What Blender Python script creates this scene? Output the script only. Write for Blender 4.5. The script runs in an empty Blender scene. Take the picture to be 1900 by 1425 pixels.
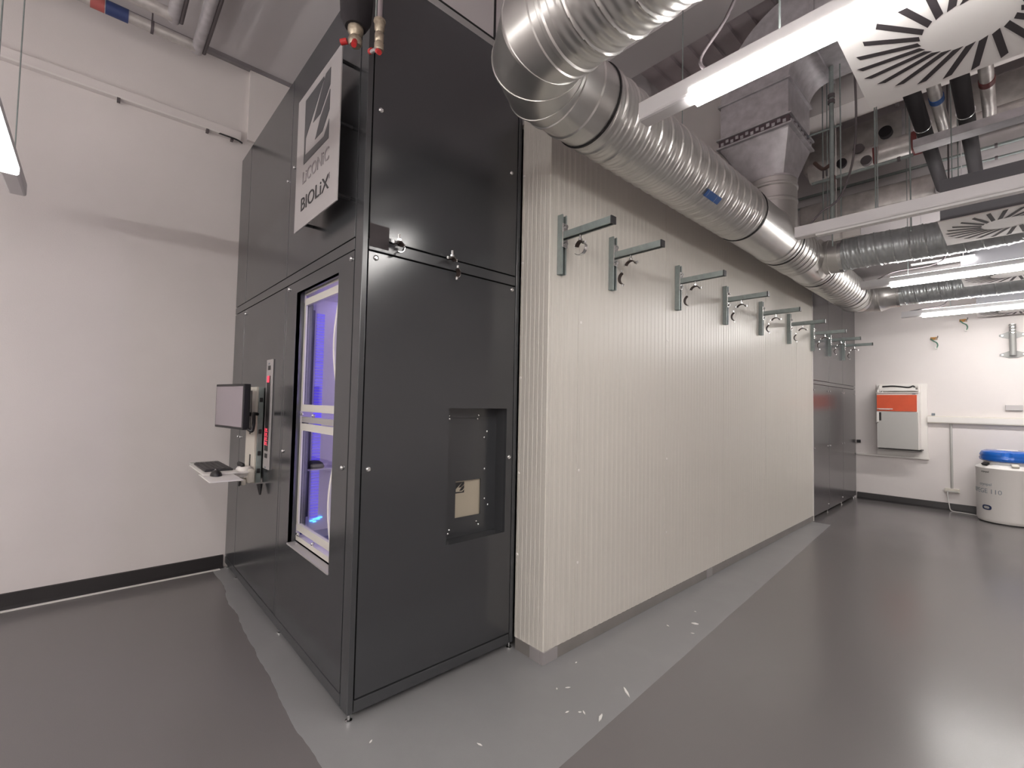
import bpy, bmesh, math, random
from mathutils import Vector, Matrix
random.seed(7)
S = bpy.context.scene
C = S.collection
PI = math.pi

# ------------------------------------------------------------------ camera, world, exposure
H = 1.45
YAW, PITCH, ROLL, FPX = 0.83124, 0.040532, 0.019761, 854.43
f_ = Vector((-math.sin(YAW)*math.cos(PITCH), math.cos(YAW)*math.cos(PITCH), math.sin(PITCH)))
r0 = Vector((math.cos(YAW), math.sin(YAW), 0)); u0 = r0.cross(f_)
r_ = r0*math.cos(ROLL) + u0*math.sin(ROLL); u_ = -r0*math.sin(ROLL) + u0*math.cos(ROLL)
cd = bpy.data.cameras.new('camera'); cam = bpy.data.objects.new('camera', cd); C.objects.link(cam)
cd.sensor_width = 36; cd.sensor_fit = 'HORIZONTAL'; cd.lens = FPX/1900*36; cd.clip_start = 0.02
M = Matrix(((r_.x, u_.x, -f_.x, 0), (r_.y, u_.y, -f_.y, 0), (r_.z, u_.z, -f_.z, H), (0, 0, 0, 1)))
cam.matrix_world = M
S.camera = cam
w = bpy.data.worlds.new('world'); S.world = w; w.use_nodes = True
w.node_tree.nodes['Background'].inputs[0].default_value = (0.5, 0.5, 0.55, 1)
w.node_tree.nodes['Background'].inputs[1].default_value = 0.05
S.view_settings.view_transform = 'Standard'; S.view_settings.look = 'None'
S.view_settings.gamma = 1; S.view_settings.use_curve_mapping = False
S.view_settings.exposure = 0.74
LAMP = 21.0          # emission strength of the lit ceiling tubes

# key planes of the room (metres)
XL, Y0, Y1, Y2, YE = -4.605, 0.903, 1.9085, 6.965, 9.369
XD, XW = -2.04, -1.794
ZL, ZH, XB = 4.41, 5.23, -2.83        # low ceiling, high deck, edge of the low ceiling
XR, YN = 3.6, -4.0

# ------------------------------------------------------------------ materials
def hexa(v):
    return tuple((c/12.92 if c <= 0.04045 else ((c+0.055)/1.055)**2.4) for c in v) + (1,)
def mat(name, col, rough=0.5, metal=0.0, bump=0.0, bscale=200.0, var=0.0, vscale=6.0, emis=None, estr=0.0, spec=0.5, coat=0.0, rvar=0.0):
    m = bpy.data.materials.new(name); m.use_nodes = True
    nt = m.node_tree; b = nt.nodes['Principled BSDF']
    b.inputs['Base Color'].default_value = (*col[:3], 1)
    b.inputs['Roughness'].default_value = rough; b.inputs['Metallic'].default_value = metal
    b.inputs['Specular IOR Level'].default_value = spec
    if coat: b.inputs['Coat Weight'].default_value = coat; b.inputs['Coat Roughness'].default_value = 0.12
    tc = nt.nodes.new('ShaderNodeTexCoord')
    if var or rvar:
        n = nt.nodes.new('ShaderNodeTexNoise'); n.inputs['Scale'].default_value = vscale; n.inputs['Detail'].default_value = 4
        nt.links.new(tc.outputs['Object'], n.inputs['Vector'])
        if var:
            r = nt.nodes.new('ShaderNodeValToRGB')
            r.color_ramp.elements[0].position = 0.3; r.color_ramp.elements[1].position = 0.7
            r.color_ramp.elements[0].color = (*[c*(1-var) for c in col[:3]], 1)
            r.color_ramp.elements[1].color = (*[min(1, c*(1+var)) for c in col[:3]], 1)
            nt.links.new(n.outputs['Fac'], r.inputs['Fac']); nt.links.new(r.outputs['Color'], b.inputs['Base Color'])
        if rvar:
            mr = nt.nodes.new('ShaderNodeMapRange'); mr.inputs['From Min'].default_value = 0.3; mr.inputs['From Max'].default_value = 0.7
            mr.inputs['To Min'].default_value = max(0, rough-rvar); mr.inputs['To Max'].default_value = rough+rvar
            nt.links.new(n.outputs['Fac'], mr.inputs['Value']); nt.links.new(mr.outputs['Result'], b.inputs['Roughness'])
    if bump:
        n2 = nt.nodes.new('ShaderNodeTexNoise'); n2.inputs['Scale'].default_value = bscale; n2.inputs['Detail'].default_value = 3
        bp = nt.nodes.new('ShaderNodeBump'); bp.inputs['Strength'].default_value = bump; bp.inputs['Distance'].default_value = 0.002
        nt.links.new(tc.outputs['Object'], n2.inputs['Vector']); nt.links.new(n2.outputs['Fac'], bp.inputs['Height'])
        nt.links.new(bp.outputs['Normal'], b.inputs['Normal'])
    if emis:
        b.inputs['Emission Color'].default_value = (*emis[:3], 1); b.inputs['Emission Strength'].default_value = estr
    return m

m_wall = mat('wall_paint', (0.72, 0.675, 0.66), 0.7, bump=0.25, bscale=120, var=0.03, vscale=1.5)
m_ceil = mat('ceiling_paint', (0.62, 0.59, 0.60), 0.75, bump=0.2, bscale=90)
m_deck = mat('deck_steel', (0.52, 0.46, 0.48), 0.5, 0.1, var=0.12, vscale=3)
m_groove = mat('dark_joint', (0.02, 0.02, 0.022), 0.6)
m_panel = mat('cold_panel_white', (0.60, 0.57, 0.52), 0.34, bump=0.02, bscale=30)
m_plinth = mat('plinth_grey', (0.20, 0.185, 0.175), 0.4, var=0.08, vscale=5)
m_plinth2 = mat('plinth_light', (0.30, 0.28, 0.28), 0.4)
m_anth = mat('anthracite_powder_coat', (0.042, 0.044, 0.048), 0.17, bump=0.06, bscale=700, spec=0.85)
m_anthr = mat('anthracite_rail', (0.050, 0.052, 0.056), 0.25, spec=0.7, bump=0.05, bscale=500)
m_far = mat('far_cabinet_grey', (0.085, 0.078, 0.082), 0.2, spec=0.9, bump=0.05, bscale=500)
m_zinc = mat('galvanised_duct', (0.62, 0.61, 0.59), 0.33, 0.85, var=0.05, vscale=5, rvar=0.02)
m_zinc2 = mat('galvanised_sheet', (0.50, 0.48, 0.50), 0.45, 0.5, var=0.16, vscale=14, rvar=0.06)
m_flex = mat('flexible_duct_foil', (0.50, 0.53, 0.54), 0.32, 0.6, bump=0.2, bscale=40, var=0.12, vscale=14)
m_foil = mat('crumpled_foil', (0.56, 0.53, 0.51), 0.36, 0.5, bump=0.9, bscale=22, var=0.2, vscale=10)
m_strut = mat('galvanised_channel', (0.28, 0.32, 0.31), 0.42, 0.4, var=0.1, vscale=30)
m_steel = mat('bright_steel', (0.72, 0.72, 0.72), 0.22, 1.0)
m_stain = mat('brushed_stainless', (0.46, 0.44, 0.44), 0.42, 0.4, bump=0.05, bscale=300)
m_alu = mat('anodised_aluminium', (0.70, 0.67, 0.62), 0.4, 0.2)
m_black = mat('black_plastic', (0.015, 0.014, 0.016), 0.45)
m_foam = mat('black_foam_insulation', (0.018, 0.015, 0.018), 0.85, bump=0.2, bscale=80)
m_rub = mat('brown_rubber_liner', (0.035, 0.022, 0.018), 0.7)
m_lampw = mat('white_lamp_housing', (0.66, 0.64, 0.65), 0.45)
m_lit = mat('lit_diffuser', (0.9, 0.9, 0.9), 0.5, emis=(1.0, 0.965, 0.93), estr=LAMP)
LITM = {}
def lit_mats(f, up):
    if (f, up) not in LITM:
        LITM[(f, up)] = (mat('lit_diffuser', (0.9, 0.9, 0.9), 0.5, emis=(1.0, 0.965, 0.93), estr=LAMP*f), mat('ceiling_fill_glow', (0.9, 0.9, 0.9), 0.5, emis=(1.0, 0.94, 0.92), estr=LAMP*up))  # second material: added upward glow to brighten the ceiling
    return LITM[(f, up)]
m_unlit = mat('unlit_diffuser', (0.80, 0.79, 0.79), 0.4)
m_diff = mat('white_diffuser_plate', (0.72, 0.69, 0.68), 0.45)
m_slot = mat('slot_dark', (0.03, 0.024, 0.028), 0.7)
m_box = mat('grey_plenum_box', (0.13, 0.13, 0.14), 0.5, 0.3)
m_white = mat('white_enamel', (0.76, 0.73, 0.70), 0.35)
m_pgrey = mat('bracket_grey', (0.30, 0.30, 0.29), 0.5, 0.2)
m_cream = mat('cream_plastic', (0.66, 0.62, 0.55), 0.45)
m_red = mat('orange_red_laminate', (0.62, 0.085, 0.03), 0.4, var=0.06, vscale=8)
m_grey = mat('light_grey_laminate', (0.46, 0.45, 0.43), 0.45)
m_redp = mat('red_plastic', (0.55, 0.03, 0.03), 0.4)
m_dred = mat('dark_red_paint', (0.13, 0.02, 0.02), 0.5)
m_brass = mat('dull_brass', (0.42, 0.36, 0.28), 0.4, 0.8, var=0.2, vscale=80)
m_blue = mat('blue_lid_plastic', (0.01, 0.12, 0.52), 0.22, coat=0.4)
m_tape = mat('blue_tape', (0.02, 0.09, 0.30), 0.5)
m_navy = mat('navy_band', (0.03, 0.05, 0.16), 0.5, bump=0.5, bscale=60)
m_rband = mat('red_band', (0.42, 0.10, 0.09), 0.5, bump=0.5, bscale=60)
m_screen = mat('switched_off_screen', (0.30, 0.26, 0.29), 0.12, spec=0.8)
m_key = mat('keyboard_black', (0.035, 0.032, 0.034), 0.5)
m_gtxt = mat('grey_print', (0.24, 0.27, 0.30), 0.5)
m_dtxt = mat('black_print', (0.02, 0.02, 0.022), 0.5)
m_txt2 = mat('etched_print', (0.28, 0.25, 0.26), 0.5)
m_beige = mat('beige_plate', (0.42, 0.37, 0.29), 0.45)
m_intw = mat('chamber_white', (0.72, 0.68, 0.72), 0.35)
m_intf = mat('chamber_blue_floor', (0.05, 0.06, 0.22), 0.4)
m_led = mat('blue_led_strip', (0.1, 0.08, 0.5), 0.4, emis=(0.14, 0.09, 1.0), estr=0.42)
m_ledt = mat('violet_chamber_fill', (0.3, 0.3, 0.8), 0.4, emis=(0.52, 0.42, 1.0), estr=5.0)  # glow of the bars added to light the chamber
m_cyan = mat('cyan_reflection_glow', (0.1, 0.5, 0.9), 0.4, emis=(0.05, 0.35, 1.0), estr=3.0)  # emission that stands in for reflected cyan light
m_rled = mat('red_led_display', (0.5, 0.05, 0.08), 0.4, emis=(1.0, 0.05, 0.10), estr=0.55)
m_paper = mat('white_paper', (0.75, 0.73, 0.70), 0.7)
m_scrap = mat('white_scrap', (0.78, 0.76, 0.74), 0.6)
m_orange = mat('orange_cord', (0.45, 0.22, 0.05), 0.6)
m_green = mat('green_wire', (0.10, 0.22, 0.16), 0.5)
m_cable = mat('grey_cable', (0.10, 0.085, 0.09), 0.5)
m_caulk = mat('white_cable', (0.72, 0.70, 0.68), 0.5)

def glass_mat():
    m = bpy.data.materials.new('clear_glass'); m.use_nodes = True; nt = m.node_tree; nt.nodes.clear()
    o = nt.nodes.new('ShaderNodeOutputMaterial'); mx = nt.nodes.new('ShaderNodeMixShader')
    t = nt.nodes.new('ShaderNodeBsdfTransparent'); g = nt.nodes.new('ShaderNodeBsdfGlossy'); fr = nt.nodes.new('ShaderNodeLayerWeight'); pw = nt.nodes.new('ShaderNodeMath'); pw.operation = 'POWER'; pw.inputs[1].default_value = 4.0
    t.inputs[0].default_value = (0.93, 0.93, 0.96, 1); g.inputs['Roughness'].default_value = 0.03; fr.inputs[0].default_value = 0.5; nt.links.new(fr.outputs['Facing'], pw.inputs[0])
    nt.links.new(pw.outputs[0], mx.inputs[0]); nt.links.new(t.outputs[0], mx.inputs[1]); nt.links.new(g.outputs[0], mx.inputs[2])
    nt.links.new(mx.outputs[0], o.inputs[0]); return m
m_glass = glass_mat()

def floor_mat():
    m = bpy.data.materials.new('grey_vinyl_floor'); m.use_nodes = True; nt = m.node_tree; b = nt.nodes['Principled BSDF']; L = nt.links.new
    def math_(op, a, b_=None, c=None):
        n = nt.nodes.new('ShaderNodeMath'); n.operation = op
        for i, v in enumerate((a, b_, c)):
            if v is None: continue
            if isinstance(v, (int, float)): n.inputs[i].default_value = v
            else: L(v, n.inputs[i])
        return n.outputs[0]
    tc = nt.nodes.new('ShaderNodeNewGeometry'); sp = nt.nodes.new('ShaderNodeSeparateXYZ'); L(tc.outputs['Position'], sp.inputs[0])
    nz = nt.nodes.new('ShaderNodeTexNoise'); nz.inputs['Scale'].default_value = 2.2; nz.inputs['Detail'].default_value = 3; L(tc.outputs['Position'], nz.inputs['Vector'])
    wob = math_('MULTIPLY', math_('SUBTRACT', nz.outputs['Fac'], 0.5), 0.09)
    X, Y = sp.outputs[0], sp.outputs[1]
    # dull band left by a removed floor strip: y > 0.70 (left leg), x < -1.27 - 0.055*(y-1.6) (right leg)
    yy = math_('ADD', Y, wob)
    inl = math_('GREATER_THAN', yy, math_('MULTIPLY_ADD', X, -0.035, 0.655))
    xe = math_('MULTIPLY_ADD', Y, -0.062, -1.165)
    inr = math_('LESS_THAN', math_('ADD', X, math_('MULTIPLY', wob, 0.12)), xe)
    zone = math_('MULTIPLY', inl, inr)
    end = math_('LESS_THAN', Y, 6.9)
    zone = math_('MULTIPLY', zone, end)
    # cloudy glue smears
    n2 = nt.nodes.new('ShaderNodeTexNoise'); n2.inputs['Scale'].default_value = 1.6; n2.inputs['Detail'].default_value = 6; n2.inputs['Roughness'].default_value = 0.65
    L(tc.outputs['Position'], n2.inputs['Vector'])
    sm = nt.nodes.new('ShaderNodeMapRange'); sm.inputs['From Min'].default_value = 0.48; sm.inputs['From Max'].default_value = 0.72; L(n2.outputs['Fac'], sm.inputs['Value'])
    n3 = nt.nodes.new('ShaderNodeTexNoise'); n3.inputs['Scale'].default_value = 380; n3.inputs['Detail'].default_value = 2; L(tc.outputs['Position'], n3.inputs['Vector'])
    sp3 = math_('MULTIPLY_ADD', n3.outputs['Fac'], 0.2, 0.90)
    c1 = nt.nodes.new('ShaderNodeMixRGB'); c1.inputs[1].default_value = (0.150, 0.139, 0.139, 1); c1.inputs[2].default_value = (0.235, 0.232, 0.236, 1); L(zone, c1.inputs[0])
    c2 = nt.nodes.new('ShaderNodeMixRGB'); c2.inputs[2].default_value = (0.33, 0.33, 0.33, 1); L(c1.outputs[0], c2.inputs[1])
    L(math_('MULTIPLY', math_('MULTIPLY', zone, sm.outputs[0]), 0.30), c2.inputs[0])
    c3 = nt.nodes.new('ShaderNodeMixRGB'); c3.blend_type = 'MULTIPLY'; c3.inputs[0].default_value = 1; L(c2.outputs[0], c3.inputs[1])
    cm = nt.nodes.new('ShaderNodeCombineXYZ'); [L(sp3, cm.inputs[i]) for i in range(3)]; L(cm.outputs[0], c3.inputs[2])
    L(c3.outputs[0], b.inputs['Base Color'])
    rg = math_('MULTIPLY_ADD', zone, 0.12, 0.19)
    n4 = nt.nodes.new('ShaderNodeTexNoise'); n4.inputs['Scale'].default_value = 1.2; n4.inputs['Detail'].default_value = 5; L(tc.outputs['Position'], n4.inputs['Vector'])
    L(math_('MULTIPLY_ADD', n4.outputs['Fac'], 0.05, rg), b.inputs['Roughness'])
    bp = nt.nodes.new('ShaderNodeBump'); bp.inputs['Strength'].default_value = 0.06; bp.inputs['Distance'].default_value = 0.002
    L(n3.outputs['Fac'], bp.inputs['Height']); L(bp.outputs['Normal'], b.inputs['Normal'])
    return m
m_floor = floor_mat()

# ------------------------------------------------------------------ mesh helpers
def B(): return bmesh.new()
def box(bm, x0, x1, y0, y1, z0, z1, bev=0.0):
    vs = [bm.verts.new((x, y, z)) for z in (z0, z1) for y in (y0, y1) for x in (x0, x1)]
    fs = [(0, 2, 3, 1), (4, 5, 7, 6), (0, 1, 5, 4), (2, 6, 7, 3), (0, 4, 6, 2), (1, 3, 7, 5)]
    F = [bm.faces.new([vs[i] for i in f]) for f in fs]
    if bev:
        es = list({e for f in F for e in f.edges})
        bmesh.ops.bevel(bm, geom=es, offset=bev, segments=2, affect='EDGES', profile=0.5)
    return bm
def frame_basis(d):
    d = d.normalized(); a = Vector((0, 0, 1)) if abs(d.z) < 0.9 else Vector((1, 0, 0))
    u = d.cross(a).normalized(); v = d.cross(u).normalized(); return u, v
def rings(bm, RG, closed_caps=True, closed=True):
    prev = None; first = None
    for R in RG:
        cur = [bm.verts.new(p) for p in R]
        if prev:
            n = len(cur)
            for i in range(n if closed else n-1):
                bm.faces.new((prev[i], prev[(i+1) % n], cur[(i+1) % n], cur[i]))
        else: first = cur
        prev = cur
    if closed_caps:
        bm.faces.new(first[::-1]); bm.faces.new(prev)
    return bm
def cyl(bm, p0, p1, r, n=16, r1=None, caps=True):
    p0, p1 = Vector(p0), Vector(p1); u, v = frame_basis(p1-p0); r1 = r if r1 is None else r1
    mk = lambda p, rr: [p+(u*math.cos(2*PI*i/n)+v*math.sin(2*PI*i/n))*rr for i in range(n)]
    return rings(bm, [mk(p0, r), mk(p1, r1)], caps)
def lathe(bm, prof, c, axis=(0, 0, 1), n=32):     # prof: (radius, height)
    c = Vector(c); d = Vector(axis).normalized(); u, v = frame_basis(d)
    RG = [[c+d*h+(u*math.cos(2*PI*i/n)+v*math.sin(2*PI*i/n))*max(r, 1e-4) for i in range(n)] for r, h in prof]
    return rings(bm, RG)
def tube(bm, pts, r, n=8):
    pts = [Vector(p) for p in pts]; RG = []; u = None
    for i, p in enumerate(pts):
        d = (pts[min(i+1, len(pts)-1)]-pts[max(i-1, 0)]).normalized()
        if u is None: u, v = frame_basis(d)
        else:
            u = (u-d*u.dot(d)).normalized(); v = d.cross(u)
        RG.append([p+(u*math.cos(2*PI*k/n)+v*math.sin(2*PI*k/n))*r for k in range(n)])
    return rings(bm, RG)
def smooth_path(pts, k=6):
    P = [Vector(p) for p in pts]; out = []
    for i in range(len(P)-1):
        a, b, c, d = P[max(i-1, 0)], P[i], P[i+1], P[min(i+2, len(P)-1)]
        for j in range(k):
            t = j/k; out.append(0.5*((2*b)+(c-a)*t+(2*a-5*b+4*c-d)*t*t+(3*b-a-3*c+d)*t**3))
    out.append(P[-1]); return out
def prism(bm, poly, axis, a0, a1):     # poly in the two other axes (in x,y,z order)
    def P(u, v, a):
        return {'x': (a, u, v), 'y': (u, a, v), 'z': (u, v, a)}[axis]
    return rings(bm, [[P(u, v, a0) for u, v in poly], [P(u, v, a1) for u, v in poly]])
def spiral(bm, p0, p1, R, pitch=0.11, n=44, step=0.004, h=0.008, jit=0.0, path=None):
    if path is None: path = [Vector(p0), Vector(p1)]
    path = [Vector(p) for p in path]; seg = [(path[i+1]-path[i]).length for i in range(len(path)-1)]; L = sum(seg)
    N = int(L/step); RG = []; u = None
    for k in range(N+1):
        s = L*k/N; q = s; i = 0
        while i < len(seg)-1 and q > seg[i]: q -= seg[i]; i += 1
        d = (path[i+1]-path[i]).normalized(); c = path[i]+d*min(q, seg[i])
        if u is None: u, v = frame_basis(d)
        else: u = (u-d*u.dot(d)).normalized(); v = d.cross(u)
        ring = []
        for j in range(n):
            th = 2*PI*j/n; fr = (s/pitch-j/n) % 1
            rr = R
            x = abs(fr-0.5)*pitch
            if x < 0.007: rr += h*(0.5+0.5*math.cos(PI*x/0.007))
            elif x < 0.013: rr -= h*0.25*math.sin(PI*(x-0.007)/0.006)
            else:
                x2 = abs((fr*3+0.5) % 1-0.5)/3*pitch
                rr += 0.0018*math.cos(2*PI*3*fr)
            if jit: rr += jit*math.sin(7*th+s*40)*math.sin(s*23)
            ring.append(c+(u*math.cos(th)+v*math.sin(th))*rr)
        RG.append(ring)
    return rings(bm, RG)
def smooth(o, ang=40):
    me = o.data
    for p in me.polygons: p.use_smooth = True
    me.set_sharp_from_angle(angle=math.radians(ang))
    return o

# ------------------------------------------------------------------ object helpers
ORIG = {}
def thing(name, label, cat, loc=(0, 0, 0), group=None):
    o = bpy.data.objects.new(name, None); C.objects.link(o); o.location = loc; o.empty_display_size = 0.1
    o['label'] = label; o['category'] = cat
    if group: o['group'] = group
    ORIG[o.name] = Vector(loc); return o
def obj(name, bm, m, parent=None, sm=None, local=False, label=None, stuff=False):
    bmesh.ops.recalc_face_normals(bm, faces=bm.faces)
    if parent is not None: org = ORIG[parent.name]
    else:
        lo = [min(v.co[i] for v in bm.verts) for i in range(3)]; hi = [max(v.co[i] for v in bm.verts) for i in range(3)]
        org = Vector(((lo[0]+hi[0])/2, (lo[1]+hi[1])/2, lo[2]))
    if not local: bmesh.ops.translate(bm, verts=bm.verts, vec=-org)
    me = bpy.data.meshes.new(name); bm.to_mesh(me); bm.free(); me.materials.append(m)
    o = bpy.data.objects.new(name, me); C.objects.link(o)
    if parent is not None: o.parent = parent; ORIG[o.name] = org
    else: o.location = org; ORIG[o.name] = org
    if sm: smooth(o, sm)
    if label: o['label'] = label
    if stuff: o['kind'] = 'stuff'
    return o
def tag(o, label, cat, group=None):
    o['label'] = label; o['category'] = cat
    if group: o['group'] = group
    return o
def struct(name, bm, m, label=None, parent=None):
    o = obj(name, bm, m, parent)
    o['kind'] = 'structure'
    if label and parent is None: o['label'] = label
    return o
def copy_tree(o, parent=None):
    c = o.copy(); C.objects.link(c)
    if parent is not None: c.parent = parent
    ORIG[c.name] = ORIG.get(o.name, Vector())
    for ch in [x for x in ORDER if x.parent == o]: pass
    for ch in list(o.children): copy_tree(ch, c)
    return c
ORDER = []
def text_bm(s, size, extr=0.001, align='LEFT'):
    cu = bpy.data.curves.new('text', 'FONT'); cu.body = s; cu.size = size; cu.extrude = extr; cu.align_x = align; cu.resolution_u = 3
    o = bpy.data.objects.new('text', cu); C.objects.link(o)
    bpy.context.view_layer.update()
    me = bpy.data.meshes.new_from_object(o.evaluated_get(bpy.context.evaluated_depsgraph_get()))
    bm = B(); bm.from_mesh(me); bpy.data.objects.remove(o); bpy.data.curves.remove(cu); bpy.data.meshes.remove(me)
    return bm
def xf(bm, m4): bmesh.ops.transform(bm, matrix=m4, verts=bm.verts); return bm

# ================================================================== ROOM SHELL
struct('floor', box(B(), XL-0.1, XR+0.1, YN-0.1, YE+0.1, -0.1, 0), m_floor, 'dark grey glossy vinyl floor with a duller strip beside the cabinets')
struct('wall_left', box(B(), XL-0.15, XL, YN, YE, 0, ZH+0.1), m_wall, 'plain pale grey wall left of the dark enclosure')
struct('wall_back', box(B(), XL-0.15, XR+0.1, YE, YE+0.15, 0, ZH+0.1), m_wall, 'white far wall behind the tank and red cabinet')
struct('wall_right', box(B(), XR, XR+0.15, YN, YE, 0, ZH+0.1), m_wall, 'white side wall beside the aisle')
struct('wall_front', box(B(), XL-0.15, XR+0.15, YN-0.15, YN, 0, ZH+0.1), m_wall, 'white wall opposite the far wall')
struct('ceiling', box(B(), XL, XB, YN, 6.3, ZL, ZH+0.1), m_ceil, 'smooth grey lower ceiling over the left side')
bm = B(); x = XB; prof = []
while x < XR:                                       # trapezoid ribs of the steel deck
    prof += [(x, ZH), (x+0.155, ZH), (x+0.165, ZH+0.025), (x+0.19, ZH+0.025)]; x += 0.2
prof = [(XB, ZH)]+prof[1:]+[(XR, ZH+0.035)]
poly = prof+[(XR, ZH+0.12), (XB, ZH+0.12)]
prism(bm, poly, 'y', YN, 6.3)
struct('ceiling', bm, m_deck, 'ribbed steel deck ceiling above the round duct')
struct('ceiling', box(B(), XL, XR, 6.3, YE, 3.25, ZH+0.1), m_ceil, 'lowered smooth soffit over the far end of the room')
struct('trim_1', box(B(), XB, XR, 3.72, 4.10, 4.92, ZH), m_ceil, 'ceiling beam crossing the ribbed deck nearest the duct')
struct('trim_2', box(B(), XB, XR, 5.09, 5.40, 4.30, ZH), m_wall, 'deep pale ceiling beam behind the square duct')
struct('trim_3', box(B(), XL, XL+0.035, 0.93, 1.6, 3.74, ZL), m_wall, 'shallow wall pier above the dark enclosure')
bm = box(B(), XL, XL+0.05, YN, 2.0, ZL-0.035, ZL); struct('trim_4', bm, mat('ceiling_joint', (0.25, 0.23, 0.24), 0.6), 'dark narrow joint between left wall and ceiling')
bm = B()
for y in (1.62, 2.30): box(bm, XB, XB+0.006, y, y+0.02, ZL, ZH)
box(bm, XB-0.0, XB+0.008, YN, 6.3, ZL-0.002, ZL+0.008)
struct('trim_5', bm, m_groove, 'dark joints on the edge of the lower ceiling')
m_base = mat('black_baseboard', (0.018, 0.016, 0.017), 0.35)
def baseboard(name, pr, axis, a0, a1, label): struct(name, prism(B(), pr, axis, a0, a1), m_base, label)
baseboard('baseboard_left', [(XL, 0), (XL+0.045, 0), (XL+0.02, 0.022), (XL+0.012, 0.10), (XL, 0.104)], 'y', YN, 0.89, 'black coved baseboard along the pale left wall')
baseboard('baseboard_back', [(YE, 0), (YE-0.045, 0), (YE-0.02, 0.022), (YE-0.012, 0.10), (YE, 0.104)], 'x', -1.79, XR, 'black coved baseboard along the white far wall')
struct('trim_6', box(B(), XL+0.045, XL+0.075, YN, 0.86, 0, 0.004), m_white, 'pale seam line on the floor beside the left baseboard')

# cable trunking high on the left wall
t = thing('cable_trunking', 'thin pale cable trunking running high along the left wall', 'trunking', (XL, -1, 3.70))
obj('channel', box(B(), XL, XL+0.05, YN, 0.88, 3.70, 3.78, 0.004), m_wall, t)
obj('lid', box(B(), XL+0.05, XL+0.056, YN, 0.86, 3.700, 3.712), m_white, t)
for y in (-0.9, 0.05, 0.62, 0.80):
    obj('clip', box(B(), XL+0.02, XL+0.06, y, y+0.02, 3.675, 3.70), m_cable, t)
tag(obj('wall_cable', tube(B(), smooth_path([(XL+0.012, 0.70, 3.72), (XL+0.07, 0.74, 3.69), (XL+0.075, 0.84, 3.685), (XL+0.075, 0.885, 3.67)]), 0.007), m_black, sm=60),
    'short black cable leaving the trunking above the dark enclosure', 'cable')

# ================================================================== DARK ENCLOSURE
ZT = 3.545
E_ = thing('equipment_enclosure', 'tall anthracite metal enclosure with a blue lit glass door, nearest the camera', 'cabinet', (-3.3, 1.4, 0))
WX0, WX1, WZ0, WZ1 = -2.955, -2.312, 0.585, 2.095       # window opening
PX0, PX1 = -3.135, -2.125                                 # wide panel with the window
T = 0.022
# left face panels (facing -y), y from Y0 to Y0+T
def lpan(x0, x1, z0, z1, name='side_panel', bev=0.0025): obj(name, box(B(), x0, x1, Y0, Y0+T, z0, z1, bev), m_anth, E_)
lpan(XL+0.01, -4.262, 0.095, 2.165); lpan(-4.254, -3.178, 0.095, 2.165)
lpan(XL+0.01, -4.262, 2.232, ZT); lpan(-4.254, -3.178, 2.232, ZT); lpan(-3.172, -2.130, 2.232, ZT)
lpan(-3.172, -3.140, 0.095, 2.165, 'mullion')
lpan(XL+0.01, -2.130, 2.171, 2.226, 'cross_rail', 0.002)
# window panel with hole
bm = B()
for a in ((PX0, WX0, 0.095, 2.165), (WX1, PX1-0.003, 0.095, 2.165), (WX0, WX1, 0.095, WZ0), (WX0, WX1, WZ1, 2.165)): box(bm, a[0], a[1], Y0, Y0+T, a[2], a[3])
wp = obj('window_panel', bm, m_anth, E_)
bm = B(); d = Y0+0.045
for a in ((WX0-0.012, WX0, WZ0, WZ1), (WX1, WX1+0.012, WZ0, WZ1), (WX0-0.012, WX1+0.012, WZ1, WZ1+0.012)): box(bm, a[0], a[1], Y0+0.001, d, a[2], a[3])
obj('reveal', bm, m_anthr, wp)
obj('sill', box(B(), WX0, WX1, Y0-0.006, d, WZ0-0.006, WZ0+0.004, 0.002), m_stain, wp, label='bright metal sill')
# corner posts, rails, feet
obj('corner_post', box(B(), -2.121, XD, Y0, Y0+0.026, 0.035, ZT, 0.002), m_anthr, E_)
obj('corner_post', box(B(), XD-0.05, XD, 1.880, 1.906, 0.035, ZT, 0.002), m_anthr, E_)
obj('base_rail', box(B(), XL+0.01, -2.125, Y0, Y0+0.03, 0.035, 0.088, 0.002), m_anthr, E_)
obj('base_rail', box(B(), XD-0.03, XD, Y0+0.030, 1.876, 0.035, 0.088, 0.002), m_anthr, E_)
for x, y in ((-2.056, 0.918), (-3.10, 0.92), (-4.25, 0.92), (-2.055, 1.89), (-4.55, 0.92)):
    obj('foot', lathe(B(), [(0.016, 0), (0.016, 0.006), (0.006, 0.010), (0.006, 0.045)], (x, y, 0), n=14), m_steel, E_, 40, label='bright levelling foot')
obj('core', box(B(), XL+0.01, XL+0.02, Y0+0.03, 1.88, 0.035, ZT), m_anthr, E_)
obj('roof_panel', box(B(), XL+0.01, XD-0.03, Y0+0.03, 1.88, ZT-0.03, ZT-0.004), m_anthr, E_)
obj('floor_panel', box(B(), XL+0.02, XD-0.03, Y0+0.03, 1.88, 0.04, 0.06), m_groove, E_)
obj('back_panel', box(B(), XL+0.02, XD-0.05, 1.885, 1.90, 0.05, ZT-0.03), m_groove, E_)
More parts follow.
